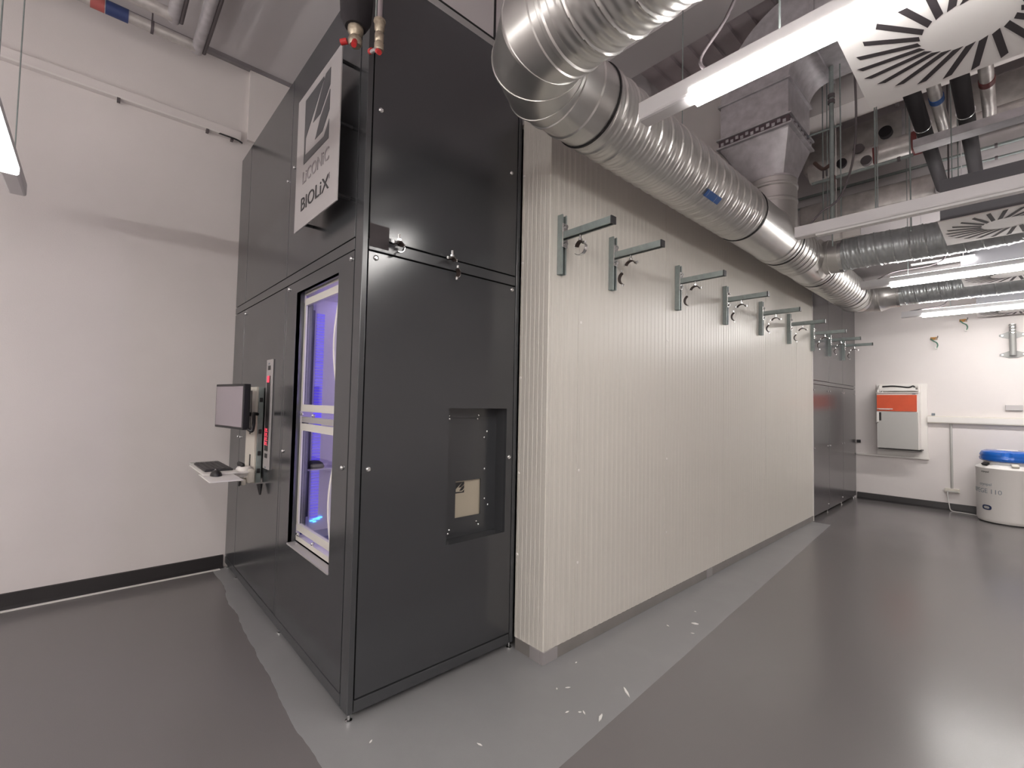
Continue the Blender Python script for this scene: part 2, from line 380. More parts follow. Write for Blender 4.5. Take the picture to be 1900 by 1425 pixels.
# joint backing (dark)
bm = B(); box(bm, XL+0.02, WX0-0.03, Y0+T+0.003, Y0+T+0.008, 0.09, ZT-0.03); box(bm, WX1+0.03, XD-0.05, Y0+T+0.003, Y0+T+0.008, 0.09, ZT-0.03)
box(bm, WX0-0.03, WX1+0.03, Y0+T+0.003, Y0+T+0.008, WZ1+0.03, ZT-0.03)
box(bm, XD-0.04, XD-0.033, Y0+0.03, 1.41, 0.09, ZT-0.03); box(bm, XD-0.04, XD-0.033, 1.83, 1.88, 0.09, ZT-0.03)
box(bm, XD-0.04, XD-0.033, 1.41, 1.83, 1.43, ZT-0.03); box(bm, XD-0.04, XD-0.033, 1.41, 1.83, 0.09, 0.67)
obj('joint_backing', bm, m_groove, E_)
# front face (facing +x)
NY0, NY1, NZ0, NZ1 = 1.414, 1.826, 0.690, 1.414
bm = B(); fx0, fx1 = XD-0.022, XD-0.002
for a in ((0.936, NY0, 0.096, 2.150), (NY1, 1.874, 0.096, 2.150), (NY0, NY1, 0.096, NZ0), (NY0, NY1, NZ1, 2.150)): box(bm, fx0, fx1, a[0], a[1], a[2], a[3])
fd = obj('front_door', bm, m_anth, E_)
obj('cross_rail', box(B(), XD-0.03, XD-0.001, 0.934, 1.874, 2.158, 2.212, 0.003), m_anthr, E_)
obj('upper_panel', box(B(), fx0, fx1, 0.936, 1.874, 2.219, ZT, 0.0025), m_anth, E_)
# niche in the door
ND = 0.075
bm = B(); nx = XD-0.022-ND
box(bm, nx, fx0, NY0-0.006, NY0, NZ0-0.006, NZ1+0.006); box(bm, nx, fx0, NY1, NY1+0.006, NZ0-0.006, NZ1+0.006)
box(bm, nx, fx0, NY0, NY1, NZ1, NZ1+0.006); box(bm, nx, fx0, NY0, NY1, NZ0-0.006, NZ0)
obj('niche_frame', bm, m_anthr, fd)
# back plate with the square hole
HY0, HY1, HZ0, HZ1 = 1.535, 1.715, 0.795, 1.00
bm = B()
for a in ((NY0, HY0, NZ0, NZ1), (HY1, NY1, NZ0, NZ1), (HY0, HY1, NZ0, HZ0), (HY0, HY1, HZ1, NZ1)): box(bm, nx-0.006, nx, a[0], a[1], a[2], a[3])
obj('niche_plate', bm, m_anth, fd)
bm = B(); box(bm, nx, nx+0.003, NY0+0.03, NY1-0.03, 1.355, 1.358); obj('plate_seam', bm, m_groove, fd)
pl = obj('access_plate', box(B(), nx-0.018, nx-0.012, HY0-0.01, HY1+0.01, HZ0-0.01, HZ1+0.01, 0.004), m_beige, fd, label='small beige metal plate with a dark emblem')
LOGO = [[(0, .02), (0, 1), (.74, 1), (.76, .96), (.06, .39), (.05, .13)], [(.82, 1), (1, 1), (1, .76), (.65, .5), (.36, .5)],
        [(1, .69), (1, .41), (.76, .2), (.47, .2), (.65, .44)], [(0, 0), (1, 0), (1, .27), (.82, .1), (.06, .13)]]
bm = B()
for p in LOGO: prism(bm, [(HY0+0.006+a*0.062, HZ1-0.07+b*0.062) for a, b in p], 'x', nx-0.012, nx-0.0105)
obj('emblem', bm, m_dtxt, pl)
for (y, z) in ((1.478, 1.370), (1.484, 1.352), (1.690, 1.372), (1.682, 1.352), (1.437, 1.268), (1.462, 1.238), (1.755, 1.275), (1.736, 1.240),
               (1.460, 1.040), (1.742, 1.055), (1.462, 0.845), (1.440, 0.808), (1.746, 0.880), (1.772, 0.840), (1.498, 0.735), (1.490, 0.715), (1.688, 0.755), (1.704, 0.735)):
    obj('rivet', lathe(B(), [(0.0065, 0), (0.0065, 0.002), (0.004, 0.004), (0, 0.0045)], (nx, y, z), (1, 0, 0), 10), m_steel, fd, 40)
# quarter-turn screws
def screw(c, ax, par, r=0.013):
    obj('screw', lathe(B(), [(r, 0), (r, 0.004), (r*0.8, 0.008), (r*0.55, 0.010), (r*0.5, 0.006), (0, 0.006)], c, ax, 14), m_steel, par, 40, label='bright round screw head')
for y, z in ((0.973, 2.844), (1.812, 3.42), (1.823, 2.839)): screw((fx1, y, z), (1, 0, 0), E_)
for y, z in ((0.972, 2.125), (1.846, 2.130), (0.966, 1.127), (1.847, 1.127)): screw((fx1, y, z), (1, 0, 0), fd)
for x, z in ((-2.160, 2.130), (-3.105, 2.140), (-2.186, 1.122), (-3.110, 1.118)): screw((x, Y0, z), (0, -1, 0), wp, 0.012)
for x, z in ((-3.10, 2.93), (-3.22, 2.88), (-4.22, 2.13), (-4.30, 1.13), (-4.22, 1.13)): screw((x, Y0, z), (0, -1, 0), E_, 0.010)
obj('cable_patch', box(B(), XD-0.002, XD+0.001, 0.936, 1.035, 2.175, 2.285), mat('dull_patch', (0.03, 0.022, 0.024), 0.6), E_, label='dull dark brown sticker patch')

# glass door frames behind the window opening
def sash(z0, z1, hz0, hz1):
    s = obj('glass_door', (lambda b: [box(b, *a) for a in ((WX0+0.012, WX0+0.030, d+0.002, d+0.011, z0, z1), (WX1-0.040+0.10, WX1+0.09, d+0.002, d+0.034, z0, z1),
            (WX0+0.030, WX1+0.06, d+0.002, d+0.020, z1-0.042, z1), (WX0+0.030, WX1+0.06, d+0.002, d+0.020, z0, z0+0.042))] and b)(B()), m_alu, E_, label='aluminium framed glass door')
    obj('pane', box(B(), WX0+0.038, WX1+0.062, d+0.014, d+0.020, z0+0.04, z1-0.04), m_glass, s)
    pts = []
    for i in range(13):
        a = i/12; pts.append((-2.330-0.055*math.sin(PI*a), d-0.026, hz0+(hz1-hz0)*a))
    bm = B(); rr = []
    for p in pts: rr.append([(p[0]-0.010, p[1]-0.005, p[2]), (p[0]+0.010, p[1]-0.005, p[2]), (p[0]+0.010, p[1]+0.006, p[2]), (p[0]-0.010, p[1]+0.006, p[2])])
    rings(bm, rr); box(bm, -2.34, -2.325, d-0.022, d+0.003, hz0, hz0+0.02); box(bm, -2.34, -2.325, d-0.022, d+0.003, hz1-0.02, hz1)
    obj('handle', bm, m_white, s, 50, label='white curved bow handle')
    bm = box(B(), -3.164, -3.158, d+0.052, 1.085, z0+0.02, z1-0.02); box(bm, WX0+0.020, WX0+0.029, d+0.012, d+0.045, z0+0.010, z1-0.010); box(bm, -3.162, WX0+0.020, d+0.040, d+0.045, z0, z1)
    obj('seal', bm, m_anthr, s, label='dark door seal')
    return s
bm = B(); box(bm, WX0+0.001, WX0+0.009, d+0.001, d+0.008, WZ0+0.012, WZ1-0.001); box(bm, WX0+0.011, WX1+0.05, d+0.001, d+0.04, WZ1-0.012, WZ1-0.001)
box(bm, WX0+0.011, WX1+0.05, d+0.001, d+0.04, WZ0+0.012, WZ0+0.040)
obj('window_frame', bm, m_alu, E_, label='aluminium outer window frame')
sash(1.372, 2.062, 1.52, 1.97)
sash(0.655, 1.300, 0.70, 1.12)
obj('transom', box(B(), WX0+0.011, WX1+0.09, d+0.006, d+0.03, 1.306, 1.340, 0.002), m_stain, E_, label='stainless rail between the glass doors')
for x, z in ((-2.915, 1.356), (-2.72, 1.352), (-2.90, 0.640), (-2.66, 0.640)):
    k = lathe(B(), [(0.009, 0), (0.009, 0.012), (0.005, 0.016), (0, 0.017)], (x, d+0.004, z), (0, -1, 0), 12)
    if x < -2.85: box(k, x-0.028, x+0.028, d-0.010, d-0.004, z-0.006, z+0.006, 0.002)
    obj('latch', k, m_steel, E_, 40, label='bright latch knob')
# chamber interior
bm = B(); ix0, ix1, iy1, iz0, iz1 = -3.165, -2.20, 1.75, 0.575, 2.12
box(bm, ix0-0.01, ix0, d+0.05, iy1, iz0, iz1); box(bm, ix0, ix1, iy1, iy1+0.01, iz0, iz1); box(bm, ix1, ix1+0.01, d+0.05, iy1, iz0, iz1); box(bm, ix0, ix1, d+0.05, iy1, iz1, iz1+0.01)
ch = obj('chamber', bm, m_intw, E_, label='white chamber interior lit blue')
obj('chamber_floor', box(B(), ix0, ix1, d+0.05, iy1, iz0-0.01, iz0), m_intf, E_, label='dark blue chamber floor')
bm = B(); ls = 0.66
while ls < 2.02: box(bm, ix0+0.001, ix0+0.006, 1.098, 1.150, ls, ls+0.014); ls += 0.019
obj('led_strip', bm, m_led, ch, label='glowing blue light strip')
obj('chamber_fill_glow', box(B(), -3.10, -2.25, 1.25, 1.30, iz1-0.02, iz1-0.002, 0.004), m_ledt, ch, label='added violet glow lighting the chamber from the top')  # added glowing bar, turns the chamber walls lilac
obj('chamber_fill_glow', box(B(), -2.215, -2.202, 1.20, 1.26, 0.7, 2.0, 0.003), m_ledt, ch, label='added violet glow lighting the chamber from the top')  # second added bar, on the right chamber wall
obj('shelf', box(B(), ix0, -3.03, 1.03, 1.25, 0.992, 1.000), m_intw, ch)
o = lathe(B(), [(0.055, 0), (0.06, 0.008), (0.05, 0.030), (0.03, 0.045), (0, 0.05)], (-3.095, 1.09, 1.001), n=20)
xf(o, Matrix.Translation((-3.095, 1.09, 1.0)) @ Matrix.Diagonal((0.9, 1.1, 1, 1)) @ Matrix.Translation((3.095, -1.09, -1.0)))
tag(obj('storage_dish', o, m_black, sm=60), 'dark rounded device on the small shelf inside the lit chamber', 'device')
bm = B()
for y, z in ((1.10, 0.640), (1.12, 0.648), (1.14, 0.655), (1.12, 0.632), (1.145, 0.645), (1.16, 0.655)): box(bm, ix0+0.002, ix0+0.010, y, y+0.018, z, z+0.006)
obj('cyan_reflection', bm, m_cyan, ch, label='small cyan light reflections made as glowing bits')  # light reflections low in the chamber, built as glowing bits

# ------------------------------------------------------------------ sign on stand-offs
sg = thing('metal_sign', 'stainless steel sign with a cut emblem and two lines of lettering, on stand-offs', 'sign', (-2.464, 0.823, 2.39))
SX0, SX1, SZ0, SZ1 = -2.776, -2.154, 2.392, 3.160
obj('plate', box(B(), SX0, SX1, 0.818, 0.824, SZ0, SZ1, 0.001), m_stain, sg)
bm = B(); LX, LZ, LS = SX0+0.125, SZ0+0.355, 0.365
for p in LOGO: prism(bm, [(LX+a*LS, LZ+b*LS) for a, b in p], 'y', 0.8165, 0.8185)
obj('emblem', bm, mat('emblem_dark', (0.05, 0.052, 0.058), 0.35), sg, label='dark slanted bar emblem')
def sign_text(s, size, x, z, m_, name='lettering', sx=1.0):
    b = text_bm(s, size); xf(b, Matrix.Translation((x, 0.8165, z)) @ Matrix.Rotation(PI/2, 4, 'X') @ Matrix.Diagonal((sx, 1, 1, 1))); return obj(name, b, m_, sg)
sign_text('LiCONiC', 0.098, SX0+0.115, SZ0+0.245, m_txt2, sx=1.02)
sign_text('BIOLiX', 0.105, SX0+0.10, SZ0+0.095, m_dtxt, sx=1.3)
sign_text('4', 0.045, SX0+0.505, SZ0+0.14, m_txt2)
for x, z in ((SX0+0.05, SZ0+0.05), (SX1-0.05, SZ0+0.05), (SX0+0.05, SZ1-0.05), (SX1-0.05, SZ1-0.05), (SX1-0.05, 2.8)):
    obj('stand_off', cyl(B(), (x, 0.824, z), (x, Y0, z), 0.009, 12), m_black, sg, 50)

# ------------------------------------------------------------------ control strip
cs = thing('control_strip', 'narrow vertical control strip with red displays on the dark left face', 'control panel', (-3.44, Y0, 0.97))
obj('bezel', box(B(), -3.508, -3.372, Y0-0.012, Y0-0.0005, 0.968, 1.712, 0.003), m_stain, cs, label='silver bezel')
obj('display_glass', box(B(), -3.478, -3.402, Y0-0.0145, Y0-0.012, 1.09, 1.60, 0.001), m_black, cs, label='black display window')
for z in (1.625, 1.028): obj('socket', box(B(), -3.465, -3.41, Y0-0.0145, Y0-0.012, z+0.015, z+0.045, 0.001), m_dtxt, cs)
bm = B(); box(bm, -3.470, -3.420, Y0-0.016, Y0-0.0145, 1.555, 1.60); box(bm, -3.46, -3.43, Y0-0.017, Y0-0.016, 1.57, 1.585)
obj('red_display', bm, m_rled, cs, label='glowing red readout')
bm = B()
for i in range(4):
    z = 1.13+i*0.030; box(bm, -3.475, -3.405, Y0-0.016, Y0-0.0145, z, z+0.004); box(bm, -3.475+0.0*i, -3.465, Y0-0.016, Y0-0.0145, z, z+0.024)
    box(bm, -3.45, -3.425, Y0-0.016, Y0-0.0145, z+0.008, z+0.022)
obj('red_display', bm, m_rled, cs, label='glowing red segments')
for z, s in ((1.690, 'STX'), (0.985, 'STX')):
    b = text_bm('iiii', 0.022); xf(b, Matrix.Translation((-3.465, Y0-0.0125, z-0.012)) @ Matrix.Rotation(PI/2, 4, 'X') @ Matrix.Diagonal((2.0, 1, 1, 1))); obj('mark', b, m_gtxt, cs)

# ------------------------------------------------------------------ wall mount with monitor, keyboard
mt = thing('monitor_mount', 'white vertical wall mount column carrying the monitor and keyboard tray', 'mount', (-3.68, Y0, 0.80))
obj('column', box(B(), -3.80, -3.56, 0.845, 0.862, 0.86, 1.525, 0.004), m_cream, mt)
obj('rail', box(B(), -3.58, -3.555, 0.862, 0.895, 0.86, 1.525, 0.003), m_strut, mt)
obj('rail', box(B(), -3.80, -3.775, 0.862, 0.9025, 0.86, 1.525, 0.003), m_strut, mt)
obj('rail_clip', (lambda b: [box(b, -3.552, -3.540, 0.866, 0.885, z, z+0.03, 0.002) for z in (1.42, 1.20, 1.05, 0.93)] and b)(B()), m_black, mt)
obj('slot', box(B(), -3.695, -3.665, 0.842, 0.846, 1.19, 1.50, 0.001), m_black, mt)
obj('slot', box(B(), -3.665, -3.640, 0.842, 0.846, 0.955, 1.05, 0.001), m_black, mt)
obj('monitor_arm', tube(B(), [(-3.68, 0.84, 1.33), (-3.66, 0.80, 1.335), (-3.62, 0.765, 1.345)], 0.016, 12), m_black, mt, 60)
pv = lathe(B(), [(0.045, 0), (0.05, 0.01), (0.05, 0.05), (0.04, 0.065), (0, 0.07)], (-3.56, 0.79, 0.915), n=24)
obj('pivot', pv, m_white, mt, 50)
obj('pivot_bracket', (lambda b: (box(b, -3.62, -3.50, 0.80, 0.845, 0.87, 0.965, 0.012), box(b, -3.60, -3.52, 0.77, 0.80, 0.855, 0.90, 0.010)) and b)(B()), m_cream, mt, 40)
obj('tray_lever', tube(B(), [(-3.56, 0.765, 0.855), (-3.50, 0.755, 0.885)], 0.008), m_black, mt)
obj('arm_cover', (lambda b: box(b, -3.66, -3.53, 0.765, 0.79, 0.972, 1.005, 0.010))(B()), m_black, mt, 40)
obj('keyboard_tray', (lambda b: (box(b, -3.98, -3.42, 0.535, 0.735, 0.955, 0.963, 0.004), box(b, -3.52, -3.15, 0.525, 0.70, 0.949, 0.955, 0.003), box(b, -3.62, -3.46, 0.70, 0.80, 0.945, 0.955, 0.003)) and b)(B()), m_white, mt)
obj('wrist_rest', box(B(), -4.06, -3.975, 0.545, 0.725, 0.955, 0.972, 0.006), m_grey, mt, 40, label='grey end pad')
obj('drip_end', (lambda b: cyl(b, (-3.50, 0.875, 0.86), (-3.48, 0.875, 0.79), 0.02, 10, 0.006))(B()), m_black, mt, 40, label='black tapered cable end')
mo = thing('computer_monitor', 'black framed flat monitor, switched off, on the wall mount', 'monitor', (-3.585, 0.70, 1.24))
bm = box(B(), -0.235, 0.235, -0.012, 0.030, 0, 0.298, 0.004); obj('casing', bm, m_black, mo, local=True)
bm = box(B(), -0.221, 0.221, -0.0135, -0.0118, 0.016, 0.282); obj('screen', bm, m_screen, mo, local=True)
bm = box(B(), -0.09, 0.09, 0.030, 0.045, 0.05, 0.23, 0.01); obj('back_cover', bm, m_black, mo, local=True)
mo.rotation_euler = (0, 0, math.radians(9))
tag(obj('monitor_cable', tube(B(), smooth_path([(-3.36, 0.76, 1.245), (-3.33, 0.775, 1.235), (-3.36, 0.79, 1.28), (-3.45, 0.81, 1.335), (-3.53, 0.83, 1.340), (-3.56, 0.86, 1.335)]), 0.011, 10), m_black, sm=60),
    'thick black cable looping from the monitor to the mount', 'cable')
kb = thing('keyboard', 'black computer keyboard lying on the white tray', 'keyboard', (-3.75, 0.635, 0.9635))
obj('base', box(B(), -3.96, -3.53, 0.56, 0.72, 0.9635, 0.975, 0.004), m_key, kb)
bm = B()
for j in range(5):
    for i in range(15): box(bm, -3.952+i*0.0275, -3.952+i*0.0275+0.023, 0.568+j*0.029, 0.568+j*0.029+0.024, 0.975, 0.980)
obj('keys', bm, mat('key_caps', (0.06, 0.055, 0.058), 0.5), kb)
ms = thing('computer_mouse', 'black computer mouse on the right end of the keyboard tray', 'mouse', (-3.40, 0.60, 0.955))
bm = B(); bmesh.ops.create_uvsphere(bm, u_segments=20, v_segments=12, radius=1)
for v in bm.verts: v.co = Vector((v.co.x*0.055, v.co.y*0.032, max(v.co.z, 0)*0.036)); 
obj('shell', bm, m_black, ms, 60, local=True)
bm = B(); cyl(bm, (-0.028, -0.003, 0.030), (-0.028, 0.003, 0.030), 0.008, 10); obj('wheel', bm, m_grey, ms, local=True)

# ================================================================== COLD ROOM BLOCK
CR = thing('cold_room', 'long white ribbed cold-room block with wall brackets on its side', 'cold room', (XW-0.8, 4.4, 0))
ZC = 3.2
def ribbed(face, a0, a1, z0, z1, fixed, inward, period=0.052):
    pts = []; n = max(1, round((a1-a0)/period)); p = (a1-a0)/n
    for i in range(n):
        s = a0+i*p
        pts += [(s+0.0015, 0), (s+p*0.42, 0), (s+p*0.5, -0.0016), (s+p*0.94, -0.0016)]
    pts = [(a0, 0)]+pts+[(a1, 0)]
    bk = -0.02
    if face == 'x': poly = [(fixed+q, s) for s, q in pts]+[(fixed+bk, a1), (fixed+bk, a0)]
    else: poly = [(s, fixed-q) for s, q in pts]+[(a1, fixed-bk), (a0, fixed-bk)]
    return prism(B(), poly, 'z', z0, z1)
ys = [Y1+0.022, 2.175, 3.213, 4.245, 5.28, 6.30, Y2]
for i in range(6): obj('panel', ribbed('x', ys[i]+0.0012, ys[i+1]-0.0012, 0.068, ZC, XW, -1), m_panel, CR)
obj('end_panel', ribbed('y', XD+0.012, XW-0.022, 0.068, ZC, Y1, 1, 0.037), m_panel, CR)
bm = B(); prism(bm, [(XW-0.022, Y1), (XW-0.004, Y1-0.0), (XW, Y1+0.004), (XW, Y1+0.022), (XW-0.022, Y1+0.022)], 'z', 0.068, ZC)
obj('corner_trim', bm, m_panel, CR)
obj('edge_trim', box(B(), XW-0.02, XW+0.004, Y2-0.014, Y2+0.002, 0.0, ZC), m_white, CR, label='white end strip')
obj('roof', box(B(), XL+0.02, XW-0.022, Y1+0.03, Y2, ZC-0.03, ZC), m_panel, CR)
for a, b_ in ((Y1-0.004, Y1+0.115), (3.905, 4.01)):
    obj('plinth_cover', box(B(), XW-0.02, XW+0.006, a, b_, 0, 0.069, 0.0015), m_plinth2, CR, label='lighter plinth joint cover')
obj('plinth_cover', box(B(), XW-0.10, XW-0.02, Y1-0.006, Y1+0.01, 0, 0.069, 0.0015), m_plinth2, CR, label='lighter plinth joint cover')
for a, b_ in ((Y1+0.118, 3.902), (4.013, Y2)):
    obj('plinth', box(B(), XW-0.02, XW+0.002, a, b_, 0, 0.067, 0.001), m_plinth, CR, label='grey plinth strip')
obj('plinth', box(B(), XD+0.02, XW-0.102, Y1-0.002, Y1+0.01, 0, 0.067, 0.001), m_plinth, CR, label='grey plinth strip')
for y in (2.185, 3.225):
    for z in (0.5, 1.05, 1.95): obj('screw_cap', lathe(B(), [(0.009, 0), (0.008, 0.003), (0, 0.004)], (XW-0.001, y+0.014, z), (1, 0, 0), 12), m_white, CR, 50)
for z in (0.55, 1.03, 1.6, 2.3, 2.84): obj('screw_cap', lathe(B(), [(0.009, 0), (0.008, 0.004), (0, 0.005)], (XD+0.022, Y1+0.001, z), (0, -1, 0), 12), m_white, CR, 50)

# ================================================================== FAR DARK CABINET
FC = thing('far_cabinet', 'tall dark grey cabinet at the far end of the cold-room block', 'cabinet', (XW-0.3, 8.2, 0))
fxx = XW-0.004
yy = [Y2+0.006, 7.742, 8.522, 9.345]
for i in range(3):
    dr = obj('door', box(B(), fxx-0.02, fxx, yy[i]+0.003, yy[i+1]-0.003, 0.05, 1.772, 0.002), m_far, FC)
    for z, yq in ((1.70, yy[i]+0.06), (1.70, yy[i+1]-0.06), (0.93, yy[i]+0.06), (0.93, yy[i+1]-0.06), (0.12, yy[i+1]-0.06)):
        obj('screw', lathe(B(), [(0.012, 0), (0.012, 0.005), (0.006, 0.009), (0, 0.009)], (fxx, yq, z), (1, 0, 0), 10), m_steel, dr, 40)
    obj('upper_panel', box(B(), fxx-0.02, fxx, yy[i]+0.003, yy[i+1]-0.003, 1.83, ZC, 0.002), m_far, FC)
obj('cross_rail', box(B(), fxx-0.03, fxx-0.002, yy[0], yy[3], 1.778, 1.825, 0.002), m_far, FC)
obj('carcass', box(B(), fxx-0.5, fxx-0.025, yy[0], yy[3], 0.05, ZC), m_groove, FC)
for y in (7.0, 7.74, 8.52, 9.3): obj('foot', lathe(B(), [(0.016, 0), (0.016, 0.008), (0.007, 0.012), (0.007, 0.05)], (fxx-0.03, y, 0), n=10), m_steel, FC, 40)

# ================================================================== PIPE BRACKETS
def clamp(par, c, ax, R=0.043, gap=(0.5, 2.2), flip=False, lab=None, open2=True):
    # pipe clamp: an upper half and a lower half swung open, steel band with rubber liner
    c = Vector(c); a = Vector(ax).normalized(); u = Vector((0, 0, 1)); v = a.cross(u)
    def arc(cc, t0, t1, r0_, r1_, w_, name, m_, p_, rot=0.0):
        RG = []
        n = 12
        for i in range(n+1):
            t = t0+(t1-t0)*i/n; dd = u*math.sin(t+rot)+v*math.cos(t+rot)
            RG.append([cc+dd*r0_-a*w_, cc+dd*r1_-a*w_, cc+dd*r1_+a*w_, cc+dd*r0_+a*w_])
        b = B(); rings(b, RG)
        if name == 'band':
            for t in (t0, t1):
                dd = u*math.sin(t+rot)+v*math.cos(t+rot)
                RGb = [[cc+dd*r0_-a*w_, cc+dd*r0_+a*w_, cc+dd*(r0_+0.001)+a*w_, cc+dd*(r0_+0.001)-a*w_]]
                e = cc+dd*(r0_+0.008); cyl(b, e-u*0.004, e+u*0.010, 0.006, 8)
        return obj(name, b, m_, p_, 40)
    cl = arc(c, math.radians(20), math.radians(160), R, R+0.0025, 0.011, 'band', m_steel, par)
    arc(c, math.radians(22), math.radians(158), R-0.006, R, 0.013, 'liner', m_rub, cl)
    b = cyl(B(), c+u*R, c+u*(R+0.035), 0.006, 8); cyl(b, c+u*(R+0.002), c+u*(R+0.012), 0.011, 6); obj('stud', b, m_steel, par, 40)
    if open2:
        c2 = c+v*(R+0.004)*(-1 if not flip else 1)-u*(R+0.022)+v*0.0
        rot = math.radians(95 if not flip else 265)
        c3 = arc(c2, math.radians(20), math.radians(160), R, R+0.0025, 0.011, 'band', m_steel, par, rot)
        arc(c2, math.radians(22), math.radians(158), R-0.006, R, 0.013, 'liner', m_rub, c3, rot)
CH = 0.021   # half width of channel
def bracket(y, label, loc_only=False):
    t = thing('pipe_bracket', label, 'bracket', (XW, y, 2.20), 'galvanised pipe brackets along the cold-room side')
    b = B(); box(b, XW, XW+0.003, y-CH, y+CH, 2.20, 2.55); box(b, XW+0.003, XW+0.036, y-CH, y-CH+0.003, 2.20, 2.55); box(b, XW+0.003, XW+0.036, y+CH-0.003, y+CH, 2.20, 2.55)
    box(b, XW+0.033, XW+0.036, y-CH+0.003, y-CH+0.011, 2.20, 2.55); box(b, XW+0.033, XW+0.036, y+CH-0.011, y+CH-0.003, 2.20, 2.55)
    obj('wall_channel', b, m_strut, t)
    b = B(); x0, x1 = XW+0.044, XW+0.372; z0, z1 = 2.405, 2.443
    box(b, x0, x1, y-CH, y+CH, z1-0.003, z1); box(b, x0, x1, y-CH, y-CH+0.003, z0, z1-0.003); box(b, x0, x1, y+CH-0.003, y+CH, z0, z1-0.003)
    box(b, x0, x1, y-CH+0.003, y-CH+0.010, z0, z0+0.003); box(b, x0, x1, y+CH-0.010, y+CH-0.003, z0, z0+0.003)
    obj('arm', b, m_strut, t)
    obj('end_cap', box(B(), x1, x1+0.008, y-CH-0.001, y+CH+0.001, z0-0.002, z1+0.002, 0.002), m_black, t, label='black plastic end cap')
    b = box(B(), XW+0.036, XW+0.044, y-CH, y+CH, 2.355, 2.495, 0.002); cyl(b, (XW+0.044, y, 2.475), (XW+0.056, y, 2.475), 0.011, 6); cyl(b, (XW+0.044, y, 2.375), (XW+0.056, y, 2.375), 0.011, 6)
    obj('fixing_plate', b, m_steel, t, label='bolted fixing plate')
    return t
b1 = bracket(1.994, 'galvanised pipe bracket on the cold-room side, nearest the camera and highest in view')
clamp(b1, (XW+0.155, 1.994, 2.405-0.078), (0.25, 1, 0), 0.040, flip=True, open2=False)
# its clamp hangs half closed
bb = B(); RG = []
cc = Vector((XW+0.155, 1.994, 2.327))
for i in range(15):
    t_ = math.radians(15-i*11); dd = Vector((math.cos(t_), 0, math.sin(t_)))
    RG.append([cc+dd*0.040+Vector((0, -0.011, 0)), cc+dd*0.0425+Vector((0, -0.011, 0)), cc+dd*0.0425+Vector((0, 0.011, 0)), cc+dd*0.040+Vector((0, 0.011, 0))])
rings(bb, RG); obj('band', bb, m_steel, b1, 40)
BY = [2.497, 3.370, 4.244, 5.110, 5.982, 6.900, 7.727, 8.511]
b2 = bracket(BY[0], 'second pipe bracket from the near end, its clamp hanging open in two halves')
clamp(b2, (XW+0.155, BY[0], 2.405-0.078), (0, 1, 0), 0.042)
labs = ['third pipe bracket from the near end of the cold-room side', 'fourth pipe bracket from the near end of the cold-room side',
        'fifth pipe bracket from the near end, left of the last two on white panels', 'sixth pipe bracket from the near end, last one wholly on white panels',
        'seventh pipe bracket, at the joint between white panels and far dark cabinet', 'eighth pipe bracket, near one of the two on the far dark cabinet',
        'ninth pipe bracket, farthest one, nearest the white far wall']
for i, y in enumerate(BY[1:]):
    c = copy_tree(b2); c.location = (XW if y < Y2 else XW-0.004, y, 2.20); c['label'] = labs[i]

# clamps on the dark enclosure
pc = thing('pipe_clamp', 'open pipe clamp on the dark front face, left one near the corner post', 'pipe clamp', (XD, 1.06, 2.2), 'pipe clamps on the dark front face')
clamp(pc, (XD+0.045, 1.065, 2.190), (1, 0.25, 0), 0.026, open2=False); obj('base_stud', cyl(B(), (XD, 1.065, 2.205), (XD+0.05, 1.065, 2.218), 0.006, 8), m_steel, pc)
bb = B(); cc = Vector((XD+0.045, 1.065, 2.190)); RG = []
for i in range(10):
    t_ = math.radians(0-i*12); dd = Vector((0, math.cos(t_), math.sin(t_))); q = Vector((0.010, 0, 0))
    RG.append([cc+dd*0.026-q, cc+dd*0.029-q, cc+dd*0.029+q, cc+dd*0.026+q])
rings(bb, RG); obj('band', bb, m_steel, pc, 40)
pc = thing('pipe_clamp', 'open pipe clamp hanging in two halves on the middle of the dark front face', 'pipe clamp', (XD, 1.37, 2.2), 'pipe clamps on the dark front face')
clamp(pc, (XD+0.045, 1.375, 2.185), (1, 0.2, 0), 0.026); obj('base_stud', cyl(B(), (XD, 1.375, 2.205), (XD+0.05, 1.375, 2.215), 0.006, 8), m_steel, pc)

# ================================================================== HANGING VALVES
t = thing('insulated_pipe', 'thick black insulated drop pipe with a red-handled valve above the sign', 'pipe', (-1.955, 0.80, 2.98))
obj('insulation', lathe(B(), [(0.045, 3.10), (0.066, 3.14), (0.072, 3.24), (0.074, ZH-0.005)], (-1.955, 0.80, 0), n=24), m_foam, t, 50)
b = lathe(B(), [(0.024, 3.02), (0.03, 3.03), (0.03, 3.05), (0.022, 3.06), (0.034, 3.08), (0.034, 3.11)], (-1.955, 0.80, 0), n=12)
obj('valve', b, m_brass, t, 40)
obj('valve_handle', cyl(B(), (-1.985, 0.775, 3.045), (-2.005, 0.755, 3.04), 0.013, 10), m_redp, t, 40, label='red valve handle')
obj('valve_handle', cyl(B(), (-1.940, 0.793, 3.03), (-1.922, 0.78, 2.995), 0.012, 10), m_redp, t, 40, label='red valve handle')
t = thing('drop_pipe', 'thin grey drop pipe ending in a brass valve with red caps', 'pipe', (-1.715, 0.80, 2.83))
obj('pipe', cyl(B(), (-1.715, 0.80, 2.98), (-1.715, 0.80, ZH-0.005), 0.010, 10), mat('grey_pink_pipe', (0.25, 0.21, 0.22), 0.4), t, 50)
obj('rod', cyl(B(), (-1.740, 0.795, 2.985), (-1.740, 0.795, ZH-0.005), 0.004, 6), m_strut, t, 50)
b = lathe(B(), [(0.017, 2.86), (0.019, 2.865), (0.019, 2.89), (0.014, 2.895), (0.018, 2.90), (0.018, 2.93), (0.014, 2.935), (0.019, 2.945), (0.021, 2.975), (0.024, 2.978), (0.024, 2.986)], (-1.715, 0.80, 0), n=12)
